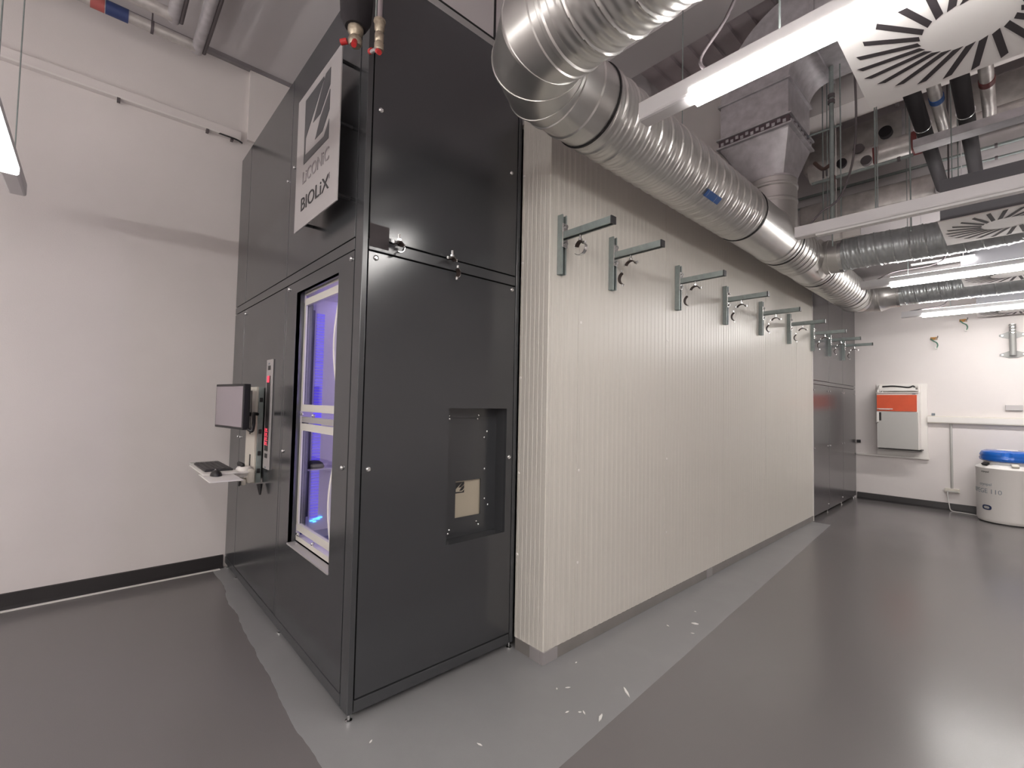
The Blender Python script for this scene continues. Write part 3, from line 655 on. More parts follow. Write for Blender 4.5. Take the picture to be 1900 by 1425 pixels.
obj('valve', b, m_brass, t, 40)
obj('lever', (lambda q: tube(q, [(-1.75, 0.785, 2.868), (-1.715, 0.785, 2.857), (-1.69, 0.785, 2.835)], 0.008, 8))(B()), m_stain, t, 50)
obj('red_cap', cyl(B(), (-1.748, 0.785, 2.872), (-1.765, 0.785, 2.877), 0.011, 10), m_redp, t, 40, label='red valve cap')
obj('red_cap', cyl(B(), (-1.695, 0.785, 2.840), (-1.678, 0.785, 2.825), 0.010, 10), m_redp, t, 40, label='red valve cap')

# ================================================================== ROUND DUCT
DX, DZ, DR, DY, BR = -1.45, 2.97, 0.20, 1.325, 0.235
du = thing('spiral_duct', 'large galvanised spiral duct running overhead along the cold-room block', 'duct', (DX, 4.5, 2.77))
obj('spiral_section', spiral(B(), (DX+BR+0.10, DY, DZ), (XR-0.01, DY, DZ), DR), m_zinc, du, 60)
def collar(y0, y1, r=DR, ax='y', c=None, prof=None):
    prof = prof or [(r, 0), (r+0.006, 0.004), (r+0.006, 0.016), (r, 0.02), (r, (y1-y0)*0.5), (r+0.007, (y1-y0)*0.5+0.006), (r+0.007, (y1-y0)*0.5+0.02), (r, (y1-y0)*0.5+0.026), (r, y1-y0)]
    if ax == 'y': return lathe(B(), prof, (DX, y0, DZ), (0, 1, 0), 48)
    return lathe(B(), prof, c, (1, 0, 0), 48)
obj('collar', collar(0, 0.10, ax='x', c=(DX+BR, DY, DZ)), m_zinc, du, 35)
def elbow(cx, cy, sgn, B_, r=DR, n=48, ridges=True):
    # plan bend from the +x arm to the y run; sgn=+1: the y run goes to +y, -1: to -y
    de = math.radians(15); RG = []
    def ring(t, sc, extra=0.0):
        out = []
        for k in range(n):
            ph = 2*PI*k/n; rad = (B_+(r+extra)*math.cos(ph))*sc
            out.append(Vector((cx-rad*math.sin(t), cy-sgn*rad*math.cos(t), DZ+(r+extra)*math.sin(ph))))
        return out
    ts = [0]+[math.radians(90*(k+0.5)/3) for k in range(3)]+[PI/2]
    for i, tt in enumerate(ts):
        if i in (0, 4): RG.append(ring(tt, 1))
        else:
            e = 0.0035
            RG += [ring(tt-0.001/B_, 1/math.cos(de)), ring(tt, 1/math.cos(de), e), ring(tt+0.007/B_, 1/math.cos(de), e), ring(tt+0.008/B_, 1/math.cos(de))]
    return rings(B(), RG)
obj('elbow', elbow(DX+BR, DY+BR, 1, BR), m_zinc, du, 30)
obj('collar', collar(DY+BR, 1.80), m_zinc, du, 35)
def seal(y): obj('seal_ring', lathe(B(), [(DR-0.01, 0), (DR+0.007, 0.0), (DR+0.007, 0.010), (DR-0.01, 0.010)], (DX, y, DZ), (0, 1, 0), 48), m_black, du, 40, label='black rubber seal ring')
seal(1.80)
obj('spiral_section', spiral(B(), (DX, 1.81, DZ), (DX, 3.72, DZ), DR), m_zinc, du, 60)
seal(3.72)
def tee(y0, y1, nm='tee'): return lathe(B(), [(DR+0.001, 0), (DR+0.007, 0.006), (DR+0.007, 0.02), (DR+0.001, 0.026), (DR+0.001, (y1-y0)-0.16), (DR+0.008, (y1-y0)-0.152), (DR+0.008, (y1-y0)-0.14), (DR+0.001, (y1-y0)-0.132), (DR+0.001, y1-y0-0.07), (DR+0.008, y1-y0-0.062), (DR+0.008, y1-y0-0.05), (DR+0.001, y1-y0-0.042), (DR+0.001, y1-y0)], (DX, y0, DZ), (0, 1, 0), 48)
te = obj('tee', tee(3.73, 4.62), m_zinc, du, 30)
TY = 4.42
b = B(); RG = []
n = 48
def saddle(ext, flare):
    out = []
    for k in range(n):
        ph = 2*PI*k/n; rr = DR+flare; dx, dy = rr*math.cos(ph), rr*math.sin(ph)
        dxc = max(-1, min(1, dx/(DR+0.002)))
        out.append((DX+dx, TY+dy, DZ+(DR*math.sqrt(max(0, 1-dxc*dxc)))+ext))
    return out
def flat(z, r): return [(DX+r*math.cos(2*PI*k/n), TY+r*math.sin(2*PI*k/n), z) for k in range(n)]
rings(b, [saddle(-0.03, 0.03), saddle(0.004, 0.03), saddle(0.012, 0.002), flat(DZ+DR+0.06, DR), flat(DZ+DR+0.07, DR+0.006), flat(DZ+DR+0.085, DR+0.006), flat(DZ+DR+0.095, DR), flat(3.36, DR), flat(3.37, DR+0.008), flat(3.385, DR+0.008), flat(3.395, DR), flat(3.44, DR)])
obj('branch', b, m_zinc, te, 30)
seal(4.62)
obj('spiral_section', spiral(B(), (DX, 4.63, DZ), (DX, 5.10, DZ), DR), m_zinc, du, 60)
te = obj('tee', tee(5.10, 5.72), m_zinc, du, 30)
obj('branch', lathe(B(), [(0.20, 0), (0.165, 0.03), (0.165, 0.06), (0.171, 0.064), (0.171, 0.076), (0.165, 0.08), (0.165, 0.16)], (DX+0.14, 5.42, DZ), (1, 0, 0), 40), m_zinc, te, 30)
seal(5.72)
obj('spiral_section', spiral(B(), (DX, 5.73, DZ), (DX, 7.15, DZ), DR), m_zinc, du, 60)
seal(7.15)
obj('collar', collar(7.16, 7.50), m_zinc, du, 35)
obj('elbow', elbow(DX+BR, 7.50, -1, BR), m_zinc, du, 30)
obj('collar', lathe(B(), [(DR, 0), (DR+0.006, 0.005), (DR+0.006, 0.02), (DR, 0.025), (0.17, 0.12), (0.17, 0.2)], (DX+BR, 7.50+BR, DZ), (1, 0, 0), 40), m_zinc, du, 35)
# blue tape, curved on the duct wall
b = B(); RG = []
for i in range(6):
    a = math.radians(222-i*3.2); RG.append([(DX+(DR+0.006)*math.cos(a), 2.86, DZ+(DR+0.006)*math.sin(a)), (DX+(DR+0.007)*math.cos(a), 2.86, DZ+(DR+0.007)*math.sin(a)), (DX+(DR+0.007)*math.cos(a), 3.02, DZ+(DR+0.007)*math.sin(a)), (DX+(DR+0.006)*math.cos(a), 3.02, DZ+(DR+0.006)*math.sin(a))])
for i, rg in enumerate(RG): 
    pass
a0 = math.radians(305); RG = []
for i in range(6):
    a = a0+math.radians(i*2.6); RG.append([(DX+(DR+0.005)*math.cos(a), 2.84, DZ+(DR+0.005)*math.sin(a)), (DX+(DR+0.0065)*math.cos(a), 2.84, DZ+(DR+0.0065)*math.sin(a)), (DX+(DR+0.0065)*math.cos(a), 3.04, DZ+(DR+0.0065)*math.sin(a)), (DX+(DR+0.005)*math.cos(a), 3.04, DZ+(DR+0.005)*math.sin(a))])
rings(b, RG); obj('tape', b, m_tape, du, label='strip of blue tape')
for y in (2.05, 3.2, 4.9, 6.6):
    b = cyl(B(), (DX-DR-0.012, y, DZ), (DX-DR-0.012, y, 3.24 if y > 6.3 else ZH), 0.004, 8); obj('hanger_rod', b, m_strut, du)

# square branch duct above the tee
sq = thing('square_duct', 'square galvanised duct dropping into the round duct, with a bolted damper flange', 'duct', (-1.50, TY, 3.44))
QX0, QX1, QY0, QY1 = -1.775, -1.225, 4.13, 4.71
b = B(); n = 48; RGt = []; sqr = []
for k in range(n):
    ph = 2*PI*k/n; c_, s_ = math.cos(ph), math.sin(ph); mxx = max(abs(c_), abs(s_))
    sqr.append(((QX0+QX1)/2+(QX1-QX0)/2*c_/mxx, (QY0+QY1)/2+(QY1-QY0)/2*s_/mxx, 3.76))
rings(b, [flat(3.44, DR+0.004), flat(3.455, DR+0.004), sqr, [(x, y, 3.79) for x, y, z in sqr]])
obj('transition', b, m_zinc2, sq, 25)
fl = obj('flange', box(B(), QX0-0.03, QX1+0.03, QY0-0.03, QY1+0.03, 3.775, 3.79, 0.002), m_zinc2, sq)
b = B(); box(b, QX0-0.012, QX1+0.012, QY0-0.012, QY1+0.012, 3.79, 3.855); obj('damper_band', b, mat('damper_dark', (0.10, 0.07, 0.08), 0.6, 0.3), sq, label='dark perforated damper band')
b = B()
b.free()
for i in range(13):
    x = QX0+0.01+i*0.042; obj('damper_tooth', box(B(), x, x+0.024, QY0-0.020, QY0-0.012, 3.80+(i % 2)*0.016, 3.828+(i % 2)*0.016), m_zinc2, sq)
    y = QY0+0.01+i*0.044; obj('damper_tooth', box(B(), QX1+0.012, QX1+0.020, y, y+0.024, 3.80+(i % 2)*0.016, 3.828+(i % 2)*0.016), m_zinc2, sq)
obj('flange', box(B(), QX0-0.03, QX1+0.03, QY0-0.03, QY1+0.03, 3.855, 3.870, 0.002), m_zinc2, sq)
obj('square_section', box(B(), QX0, QX1, QY0, QY1, 3.87, 4.17), m_zinc2, sq)
obj('flange', box(B(), QX0-0.02, QX1+0.02, QY0-0.02, QY1+0.02, 4.165, 4.185, 0.002), m_zinc2, sq)
RG = []; Rin = 0.16; ccx, ccz = QX1+Rin, 4.185
for i in range(13):
    t_ = PI/2*i/12
    o_ = Vector((-math.cos(t_), 0, math.sin(t_)))
    ri, ro = Rin, Rin+(QX1-QX0)
    RG.append([(ccx+o_.x*ri, QY0, ccz+o_.z*ri), (ccx+o_.x*ro, QY0, ccz+o_.z*ro), (ccx+o_.x*ro, QY1, ccz+o_.z*ro), (ccx+o_.x*ri, QY1, ccz+o_.z*ri)])
obj('bend', rings(B(), RG), m_zinc2, sq, 30)
obj('flange', box(B(), ccx, ccx+0.03, QY0-0.025, QY1+0.025, ccz+Rin-0.025, ccz+Rin+(QX1-QX0)+0.02, 0.002), m_zinc2, sq)
obj('square_section', box(B(), ccx+0.03, XR-0.01, QY0, QY1, ccz+Rin, ccz+Rin+(QX1-QX0)), m_zinc2, sq)

# flexible ducts
fx = thing('flexible_duct', 'corrugated silver flexible duct curving up to the second ceiling diffuser box', 'duct', (DX+0.3, 5.42, 2.81))
pth = smooth_path([(DX+0.30, 5.42, DZ), (-0.9, 5.42, DZ), (-0.5, 5.45, 2.965), (-0.15, 5.45, 2.965), (0.12, 5.40, 2.97), (0.28, 5.24, 2.98), (0.31, 5.08, 2.98)], 8)
obj('hose', spiral(B(), None, None, 0.152, pitch=0.115, n=36, step=0.007, h=0.009, jit=0.0012, path=pth), m_flex, fx, 60)
obj('end_clamp', lathe(B(), [(0.168, 0), (0.168, 0.03)], (DX+0.30, 5.42, DZ), (1, 0, 0), 32), m_steel, fx, 40)
fx = thing('flexible_duct', 'corrugated silver flexible duct leaving the far end of the round duct', 'duct', (DX+0.45, 7.73, 2.82))
pth = smooth_path([(DX+BR+0.2, 7.735, DZ), (-0.6, 7.73, 2.965), (0.0, 7.73, 2.965), (0.8, 7.73, 2.965), (1.4, 7.73, 2.97)], 8)
obj('hose', spiral(B(), None, None, 0.150, pitch=0.115, n=36, step=0.007, h=0.009, jit=0.0012, path=pth), m_flex, fx, 60)
obj('end_clamp', lathe(B(), [(0.176, 0), (0.176, 0.03)], (DX+BR+0.19, 7.735, DZ), (1, 0, 0), 32), m_steel, fx, 40)
tag(obj('junction_box', (lambda q: (box(q, -1.12, -1.05, 4.95, 5.02, 3.0, 3.08, 0.006), box(q, -1.14, -0.92, 5.03, 5.06, 3.02, 3.13), cyl(q, (-1.10, 5.04, 3.08), (-1.10, 5.04, ZH), 0.004, 6)) and q)(B()), m_white),
    'small white junction box hanging above the flexible duct', 'junction box')

# ================================================================== LINEAR LAMPS
def lamp(x0, x1, y0, z, lit, label, glow0, glow1, wires, cab=None, f=1.0, up=0.6):
    t = thing('linear_lamp', label, 'lamp', (x0, y0+0.04, z), 'linear ceiling lamps')
    y1 = y0+0.082
    hs = prism(B(), [(y0, z+0.012), (y0+0.004, z+0.004), (y0+0.012, z), (y1-0.012, z), (y1-0.004, z+0.004), (y1, z+0.012), (y1, z+0.078), (y0, z+0.078)], 'x', x0, x1)
    obj('housing', hs, m_lampw, t)
    g0, g1 = glow0, glow1
    if lit:
        df = prism(B(), [(y0-0.002, z+0.030), (y0-0.001, z-0.002), (y0+0.006, z-0.012), (y1-0.006, z-0.012), (y1+0.001, z-0.002), (y1+0.002, z+0.030)], 'x', g0, g1)
        obj('diffuser', df, lit_mats(f, up)[0], t, label='glowing white diffuser')
        obj('added_uplight', box(B(), g0, g1, y0+0.014, y1-0.014, z+0.078, z+0.082), lit_mats(f, up)[1], t, label='added upward glow that brightens the ceiling')  # added glowing strip on the housing top, fills the dark ceiling
    else:
        obj('diffuser', prism(B(), [(y0+0.008, z-0.001), (y0+0.016, z-0.012), (y1-0.016, z-0.012), (y1-0.008, z-0.001)], 'x', g0, g1), m_unlit, t, label='unlit white diffuser')
    for x in wires:
        top = (3.25 if y0 > 6.3 else (ZL if x < XB else ZH))
        obj('suspension_wire', cyl(B(), (x, y0+0.041, z+0.078), (x, y0+0.041, top), 0.0035, 6), m_strut, t)
    if cab:
        obj('supply_cable', tube(B(), smooth_path(cab), 0.007, 8), m_cable, t, 60)
    return t
ZLm = 2.70
lamp(-1.10, 1.75, 1.725, ZLm, True, 'lit white linear lamp crossing above the near end of the round duct', -0.87, 1.52, (-0.55, 0.2, 1.4),
     [(-0.80, 1.766, 2.78), (-0.84, 1.766, 2.86), (-0.72, 1.77, 3.0), (-0.62, 1.78, 3.3), (-0.66, 1.79, 4.0), (-0.64, 1.80, ZH)], f=1.2, up=0.75)
lamp(-1.08, 1.75, 3.765, ZLm, False, 'unlit grey linear lamp crossing in front of the second diffuser box', -0.95, 1.6, (-0.6, 0.5, 1.4),
     [(-1.0, 3.806, 2.78), (-0.92, 3.806, 2.86), (-0.80, 3.81, 2.95), (-0.72, 3.82, 3.3), (-0.72, 3.81, 4.0), (-0.72, 3.80, 4.92)])
lamp(-1.075, 1.75, 5.855, ZLm, True, 'lit linear lamp between the two silver flexible ducts', -0.835, 1.5, (-0.7, 0.5, 1.4),
     [(-0.95, 5.895, 2.78), (-0.80, 5.90, 2.84), (-0.5, 5.91, 2.86), (-0.42, 5.92, 3.0), (-0.40, 5.93, 3.6), (-0.4, 5.94, ZH)], f=1.05, up=0.9)
lamp(-1.03, 1.75, 8.03, ZLm, True, 'lit linear lamp farthest away, in front of the far wall', -0.82, 1.5, (-0.55, 0.5, 1.4),
     [(-0.95, 8.07, 2.78), (-0.80, 8.075, 2.80), (-0.62, 8.08, 2.82), (-0.56, 8.085, 2.95), (-0.55, 8.09, 3.25)], f=1.7, up=0.3)
lamp(-4.235, -0.6, -0.44, ZLm, True, 'lit linear lamp at the left edge in front of the pale wall', -3.82, -1.0, (-4.02, -3.3, -2.2), f=0.22, up=0.35)
lamp(-0.2, 3.2, -0.44, ZLm, True, 'lit linear lamp overhead in line with the left one', 0.0, 3.0, (0.5, 2.4), f=1.7, up=0.9)
lamp(-4.2, -0.6, -2.7, ZLm, True, 'added lit linear lamp, unseen behind the viewpoint over the left side', -4.0, -0.9, (-3.8, -1.0), f=1.9, up=0.7)  # added unseen lamp, more light on the near floor and lower walls
lamp(-0.2, 3.2, -2.7, ZLm, True, 'added lit linear lamp, unseen behind the viewpoint over the right side', 0.0, 3.0, (0.2, 2.8), f=1.7, up=0.8)  # likewise added out of view for more light
tl = thing('tube_lamp', 'small lit tube lamp high between the second diffuser and the far duct', 'lamp', (-0.45, 6.2, 2.9))
b = cyl(B(), (-0.50, 6.10, 2.905), (-0.24, 6.10, 2.905), 0.012, 10); obj('tube', b, m_lit, tl, 50, label='glowing tube')
obj('housing', (lambda q: (box(q, -0.70, -0.24, 6.085, 6.115, 2.92, 2.935), cyl(q, (-0.62, 6.1, 2.935), (-0.62, 6.1, 3.549), 0.004, 6), cyl(q, (-0.32, 6.1, 2.935), (-0.32, 6.1, 4.139), 0.004, 6)) and q)(B()), m_lampw, tl)

# ================================================================== SWIRL DIFFUSERS
def diffuser(x0, y0, size, z, label, bh=0.30):
    t = thing('swirl_diffuser', label, 'diffuser', (x0+size/2, y0+size/2, z), 'square swirl ceiling diffusers')
    cx, cy = x0+size/2, y0+size/2
    pb = obj('face_plate', box(B(), x0, x0+size, y0, y0+size, z, z+0.008, 0.001), m_diff, t)
    N = 24
    for k in range(N):
        a = 2*PI*k/N; u = Vector((math.cos(a), math.sin(a), 0)); sk = Vector((-math.sin(a), math.cos(a), 0))
        r0_, r1_ = size*0.195, size*0.445; dirv = (u*math.cos(0.42)+sk*math.sin(0.42)); nv = Vector((-dirv.y, dirv.x, 0)); L = r1_-r0_
        p = Vector((cx, cy, 0))+u*r0_-sk*0.0; q = p+dirv*L*1.12; wv = size*0.0165
        bq = B(); pts = [p-nv*wv-dirv*wv*0.8, q-nv*wv-dirv*wv*0.8, q+nv*wv+dirv*wv*0.8, p+nv*wv+dirv*wv*0.8]
        rings(bq, [[(v.x, v.y, z-0.0012) for v in pts], [(v.x, v.y, z+0.0005) for v in pts]])
        obj('slot', bq, m_slot, pb)
    obj('plenum_box', box(B(), x0+0.012, x0+size-0.012, y0+0.012, y0+size-0.012, z+0.008, z+bh), m_box, t, label='dark grey plenum box')
    e_ = 0.03 if y0 < 3 else 0.074
    for sx in (e_, size-e_):
        obj('hanger_rod', cyl(B(), (x0+sx, y0+0.05, z+bh), (x0+sx, y0+0.05, 3.25 if y0 > 6.3 else (4.139 if y0 > 6 else (4.344 if y0 > 4 else ZH))), 0.004, 6), m_strut, t)
        obj('hanger_rod', cyl(B(), (x0+sx, y0+size-0.05, z+bh), (x0+sx, y0+size-0.05, 3.25 if y0+size > 6.3 else ZH), 0.004, 6), m_strut, t)
diffuser(-0.412, 1.83, 0.645, 2.77, 'large white swirl diffuser nearest the camera, at the upper right')
diffuser(-0.352, 4.33, 0.66, 2.77, 'white swirl diffuser under a dark box, second from the camera')
diffuser(-0.352, 6.12, 0.66, 2.77, 'white swirl diffuser third from the camera, just behind the middle lit lamp')
diffuser(-0.345, 8.45, 0.66, 2.77, 'white swirl diffuser farthest away, partly behind the last lamp')

# ================================================================== OVERHEAD SERVICES (upper right)
def top_z(y): return 3.25 if y > 6.3 else ZH
t = thing('foil_duct', 'large foil wrapped duct running across under the deep beam', 'duct', (0.5, 6.0, 4.15))
obj('wrap', box(B(), -1.62, XR-0.02, 5.95, 6.28, 4.14, 4.52, 0.03), m_foil, t, 40)
for x in (-0.75, 0.6): obj('band', box(B(), x, x+0.05, 5.943, 6.285, 4.133, 4.527, 0.03), m_zinc2, t)
t = thing('foil_duct', 'smaller foil wrapped duct, lower one, ending beside the dark diffuser box', 'duct', (-1.0, 6.0, 3.55))
obj('wrap', box(B(), -1.66, -0.485, 5.95, 6.22, 3.55, 3.77, 0.03), m_foil, t, 40)
obj('end_rim', box(B(), -0.485, -0.465, 5.94, 6.23, 3.54, 3.78, 0.03), m_steel, t)
t = thing('foil_pipe', 'bright foil wrapped pipe below the larger foil duct', 'pipe', (-0.6, 5.6, 3.8))
obj('wrap', cyl(B(), (-1.45, 5.60, 3.955), (-0.55, 5.60, 3.955), 0.105, 24), m_foil, t, 50)
obj('band', cyl(B(), (-0.62, 5.60, 3.955), (-0.55, 5.60, 3.955), 0.108, 24), m_dred, t, 50, label='dull red band')
t = thing('foil_pipe', 'bright foil wrapped pipe at the right edge below the black pipes', 'pipe', (1.2, 5.6, 3.8))
obj('wrap', cyl(B(), (-0.30, 5.60, 3.965), (XR-0.02, 5.60, 3.965), 0.085, 24), m_foil, t, 50)
for x, lab in ((-0.44, 'black insulated ceiling pipe, left one of two side by side'), (-0.21, 'black insulated ceiling pipe, right one of two side by side')):
    t = thing('insulated_pipe', lab, 'pipe', (x, 4.6, 3.9), 'black insulated ceiling pipes')
    pt = smooth_path([(x, YN+0.01, 4.20), (x, 3.9, 4.20), (x, 4.5, 4.17), (x, 5.2, 4.12), (x, 5.55, 3.98), (x-0.02, 5.75, 3.6), (x-0.02, 5.80, 3.10)], 6) if False else [(x, YN+0.01, 4.06), (x, 5.78, 4.06)]
    obj('insulation', tube(B(), [(x, YN+0.01, 3.58), (x, 5.90, 3.58)], 0.047, 20), m_foam, t, 50)
    obj('saddle', lathe(B(), [(0.052, 0), (0.052, 0.012)], (x, 4.50, 3.58), (0, 1, 0), 24), m_steel, t, 40, label='bright metal saddle ring')
for x, lab, bm_ in ((-0.335, 'silver clad ceiling pipe with a blue band, between the black pipes', m_tape), (-0.095, 'silver clad ceiling pipe with a dull red band, right of the black pipes', m_dred)):
    t = thing('clad_pipe', lab, 'pipe', (x, 4.6, 4.1))
    obj('cladding', tube(B(), [(x, YN+0.01, 3.59), (x, 4.80, 3.59)], 0.036, 20), m_foil, t, 50)
    obj('band', cyl(B(), (x, 4.16, 3.59), (x, 4.22, 3.59), 0.040, 20), bm_, t, 50)
t = thing('cable_tray', 'grey metal tray crossing under the black ceiling pipes', 'tray', (-0.2, 5.1, 3.98))
obj('tray', (lambda q: (box(q, -0.50, 0.9, 4.54, 4.56, 3.45, 3.51), box(q, -0.50, 0.9, 4.56, 4.66, 3.45, 3.455)) and q)(B()), m_zinc2, t)
for x in (-0.485, 0.4): obj('hanger_rod', cyl(B(), (x, 4.64, 3.455), (x, 4.64, 4.344), 0.004, 6), m_strut, t)
# thin horizontal service pipes
for i, (y, z, r, lab, x0, x1) in enumerate(((4.60, 3.42, 0.013, 'thin galvanised pipe ending at the grey tray, below the foil pipes', -1.18, -0.505),
                                  (6.24, 3.98, 0.016, 'thin grey pipe along the far soffit face, upper one', -1.9, 3.5),
                                  (6.24, 3.86, 0.012, 'thin grey pipe along the far soffit face, lower one', -1.9, 3.5),
                                  (4.55, 3.835, 0.009, 'thin grey pipe stub beside the top of the square duct', -1.19, -0.95))):
    t = thing('service_pipe', lab, 'pipe', ((x0+x1)/2, y, z))
    obj('pipe', cyl(B(), (x0, y, z), (x1, y, z), r, 12), m_strut, t, 50)
    for x in ((-1.0, -0.1, 1.5) if x1 > 0 else (-0.6,)): obj('pipe_clip', cyl(B(), (x, y, z), (x+0.02, y, z), r+0.006, 12), m_cable, t, 50)
    for x in ((0.9, 2.6) if (x1 > 0 and y < 6) else ()): obj('hanger_rod', cyl(B(), (x, y, z), (x, y, ZH), 0.004, 6), m_strut, t)
# capped stubs and red handles
for (x, y, z, r, lab) in ((-0.86, 5.88, 4.30, 0.055, 'dark round pipe stub on the large foil duct, upper right of four'), (-1.15, 5.48, 3.93, 0.045, 'dark round pipe stub on the foil pipe, lower left of four')):
    t = thing('pipe_stub', lab, 'pipe', (x, y, z)); obj('stub', cyl(B(), (x, y, z), (x, y+0.07, z), r, 24), m_foam, t, 40)
for (x, y, z, r, lab) in ((-1.01, 5.475, 4.02, 0.045, 'grey round pipe stub on the foil pipe, between two dark ones'), (-0.95, 5.475, 3.88, 0.045, 'grey round pipe stub on the foil pipe, lowest right of four')):
    t = thing('pipe_stub', lab, 'pipe', (x, y, z)); obj('stub', cyl(B(), (x, y, z), (x, y+0.05, z), r, 24), m_cable, t, 40)
for (x, y, z, lab) in ((-0.79, 4.95, 3.72, 'dark red hanging valve handle, upper right of two'), (-1.02, 4.58, 3.42, 'dark red hanging valve handle on the thin pipe, lower left of two')):
    t = thing('hanging_lever', lab, 'valve handle', (x, y, z-0.16))
    obj('grip', prism(B(), [(x-0.020, z), (x+0.022, z), (x+0.018, z-0.13), (x+0.008, z-0.16), (x-0.006, z-0.16), (x-0.014, z-0.13)], 'y', y-0.035, y-0.025), m_dred, t)
    obj('stem', cyl(B(), (x, y-0.03, z), (x, y-0.03, z+0.05), 0.008, 8), m_steel, t)
    obj('rod', cyl(B(), (x, y-0.03, z+0.05), (x, y-0.03, 4.344 if 4.13 < y-0.03 < 4.71 else ZH), 0.003, 6), m_strut, t)
# vertical conduits and rods
t = thing('conduit', 'thick vertical grey conduit with clamps right of the square duct', 'conduit', (-1.01, 4.5, 2.95))
obj('pipe', cyl(B(), (-1.01, 4.5, 2.95), (-1.01, 4.5, 4.34), 0.017, 14), m_strut, t, 50)
obj('clamp', (lambda q: [cyl(q, (-1.01, 4.5, z), (-1.01, 4.5, z+0.03), 0.026, 10) for z in (4.02, 4.07)] and q)(B()), m_cable, t, 40)
obj('rod', cyl(B(), (-1.01, 4.5, 2.80), (-1.01, 4.5, 2.95), 0.005, 8), m_strut, t)
for x, y, z0, lab in ((-0.953, 4.52, 2.92, 'thin steel rod just right of the thick conduit'), (-0.513, 4.50, 2.80, 'thin steel rod left of the dark diffuser box'), (-0.69, 4.30, 2.86, 'thin steel rod halfway between the conduit and the diffuser box'),
                      (-1.17, 4.9, 3.17, 'thin steel rod close to the square duct, left of a twin'), (-1.135, 4.9, 3.17, 'thin steel rod close to the square duct, right of a twin')):
    tag(obj('threaded_rod', cyl(B(), (x, y, z0), (x, y, 4.344 if 4.13 < y < 4.71 else ZH), 0.005, 8), m_strut, sm=50), lab, 'rod')
t = thing('pipe_hook', 'rusty brown pipe clamp hook beside the taper of the square duct', 'hook', (-1.17, 4.7, 3.5))
obj('hook', tube(B(), smooth_path([(-1.19, 4.72, 3.66), (-1.15, 4.70, 3.60), (-1.11, 4.68, 3.56), (-1.06, 4.66, 3.57)]), 0.016, 8), mat('rusty_brown', (0.10, 0.06, 0.05), 0.7), t, 60)
obj('prong', (lambda q: (cyl(q, (-1.115, 4.68, 3.56), (-1.115, 4.68, 3.48), 0.008, 8), cyl(q, (-1.09, 4.68, 3.56), (-1.09, 4.68, 3.49), 0.008, 8)) and q)(B()), m_cable, t, 60)

# ================================================================== CEILING PIPES (upper left)
t = thing('foil_pipe', 'foil wrapped pipe near the left ceiling with red and navy bands', 'pipe', (-4.31, -1, 4.16))
obj('wrap', cyl(B(), (-4.31, YN+0.01, 4.20), (-4.31, 0.50, 4.20), 0.038, 16), m_foil, t, 50)
obj('band', cyl(B(), (-4.31, -0.04, 4.20), (-4.31, 0.085, 4.20), 0.046, 16), m_navy, t, 50, label='navy label band')
obj('band', cyl(B(), (-4.31, -0.12, 4.20), (-4.31, -0.045, 4.20), 0.046, 16), m_rband, t, 50, label='dull red label band')
obj('hanger', (lambda q: (cyl(q, (-4.31, 0.22, 4.15), (-4.31, 0.22, ZL), 0.005, 8), lathe(q, [(0.043, 0), (0.046, 0.001), (0.046, 0.018), (0.043, 0.019)], (-4.31, 0.212, 4.20), (0, 1, 0), 16)) and q)(B()), m_cable, t, 50)
t = thing('foil_pipe', 'crumpled foil pipe beside the banded one at the left ceiling', 'pipe', (-4.12, -1, 4.18))
obj('wrap', cyl(B(), (-4.10, YN+0.01, 4.22), (-4.10, 0.32, 4.22), 0.042, 16), m_foil, t, 50)
for y, z, x0, x1, lab in ((0.505, 4.20, -4.31, -2.9, 'silver clad cross pipe near the left ceiling, nearer the dark enclosure'), (0.33, 4.22, -4.10, -2.9, 'silver clad cross pipe near the left ceiling, shorter one')):
    t = thing('clad_pipe', lab, 'pipe', (-3.6, y, z))
    obj('cladding', cyl(B(), (x0-0.04, y, z), (x1+0.06, y, z), 0.040, 16), m_zinc2, t, 50)
    obj('dark_edge', cyl(B(), (x0-0.02, y+0.046, z-0.012), (x1+0.06, y+0.046, z-0.012), 0.014, 10), m_cable, t, 50)
    obj('hanger', cyl(B(), (-3.4, y, z+0.03), (-3.4, y, ZL), 0.005, 8), m_cable, t, 50)

# ================================================================== FAR WALL EQUIPMENT
YW = YE-0.001
struct('trim_7', box(B(), -1.52, -0.91, YE-0.03, YE, 0.742, 1.862, 0.003), m_white, 'white backing board behind the red and white cabinet')
struct('trim_8', box(B(), -1.79, -0.90, YE-0.045, YE, 0.715, 0.742, 0.003), m_white, 'thin white ledge under the wall cabinet')
wc = thing('wall_cabinet', 'wall cabinet with an orange-red flap above a pale grey door', 'cabinet', (-1.24, YE-0.15, 0.86))
cy0, cy1 = YE-0.26, YE-0.031
obj('body', box(B(), -1.485, -0.985, cy0+0.018, cy1, 0.862, 1.715, 0.003), m_white, wc)
obj('flap', box(B(), -1.480, -1.005, cy0, cy0+0.017, 1.435, 1.685, 0.002), m_red, wc, label='orange-red flap')
obj('flap_handle', (lambda q: (box(q, -1.478, -1.285, cy0-0.010, cy0, 1.462, 1.475, 0.002), box(q, -1.45, -1.32, cy0-0.014, cy0-0.010, 1.458, 1.470, 0.002)) and q)(B()), m_white, wc)
obj('door', box(B(), -1.480, -0.995, cy0, cy0+0.017, 0.867, 1.425, 0.002), m_grey, wc, label='pale grey door')
obj('handle', (lambda q: (box(q, -1.484, -1.452, cy0-0.012, cy0, 1.262, 1.42, 0.004)))(B()), m_white, wc)
obj('lock', box(B(), -1.452, -1.425, cy0-0.008, cy0, 1.285, 1.415, 0.006), m_black, wc, label='black recessed grip')
obj('catch', box(B(), -1.492, -1.455, cy0-0.010, cy0, 1.252, 1.272, 0.003), m_steel, wc)
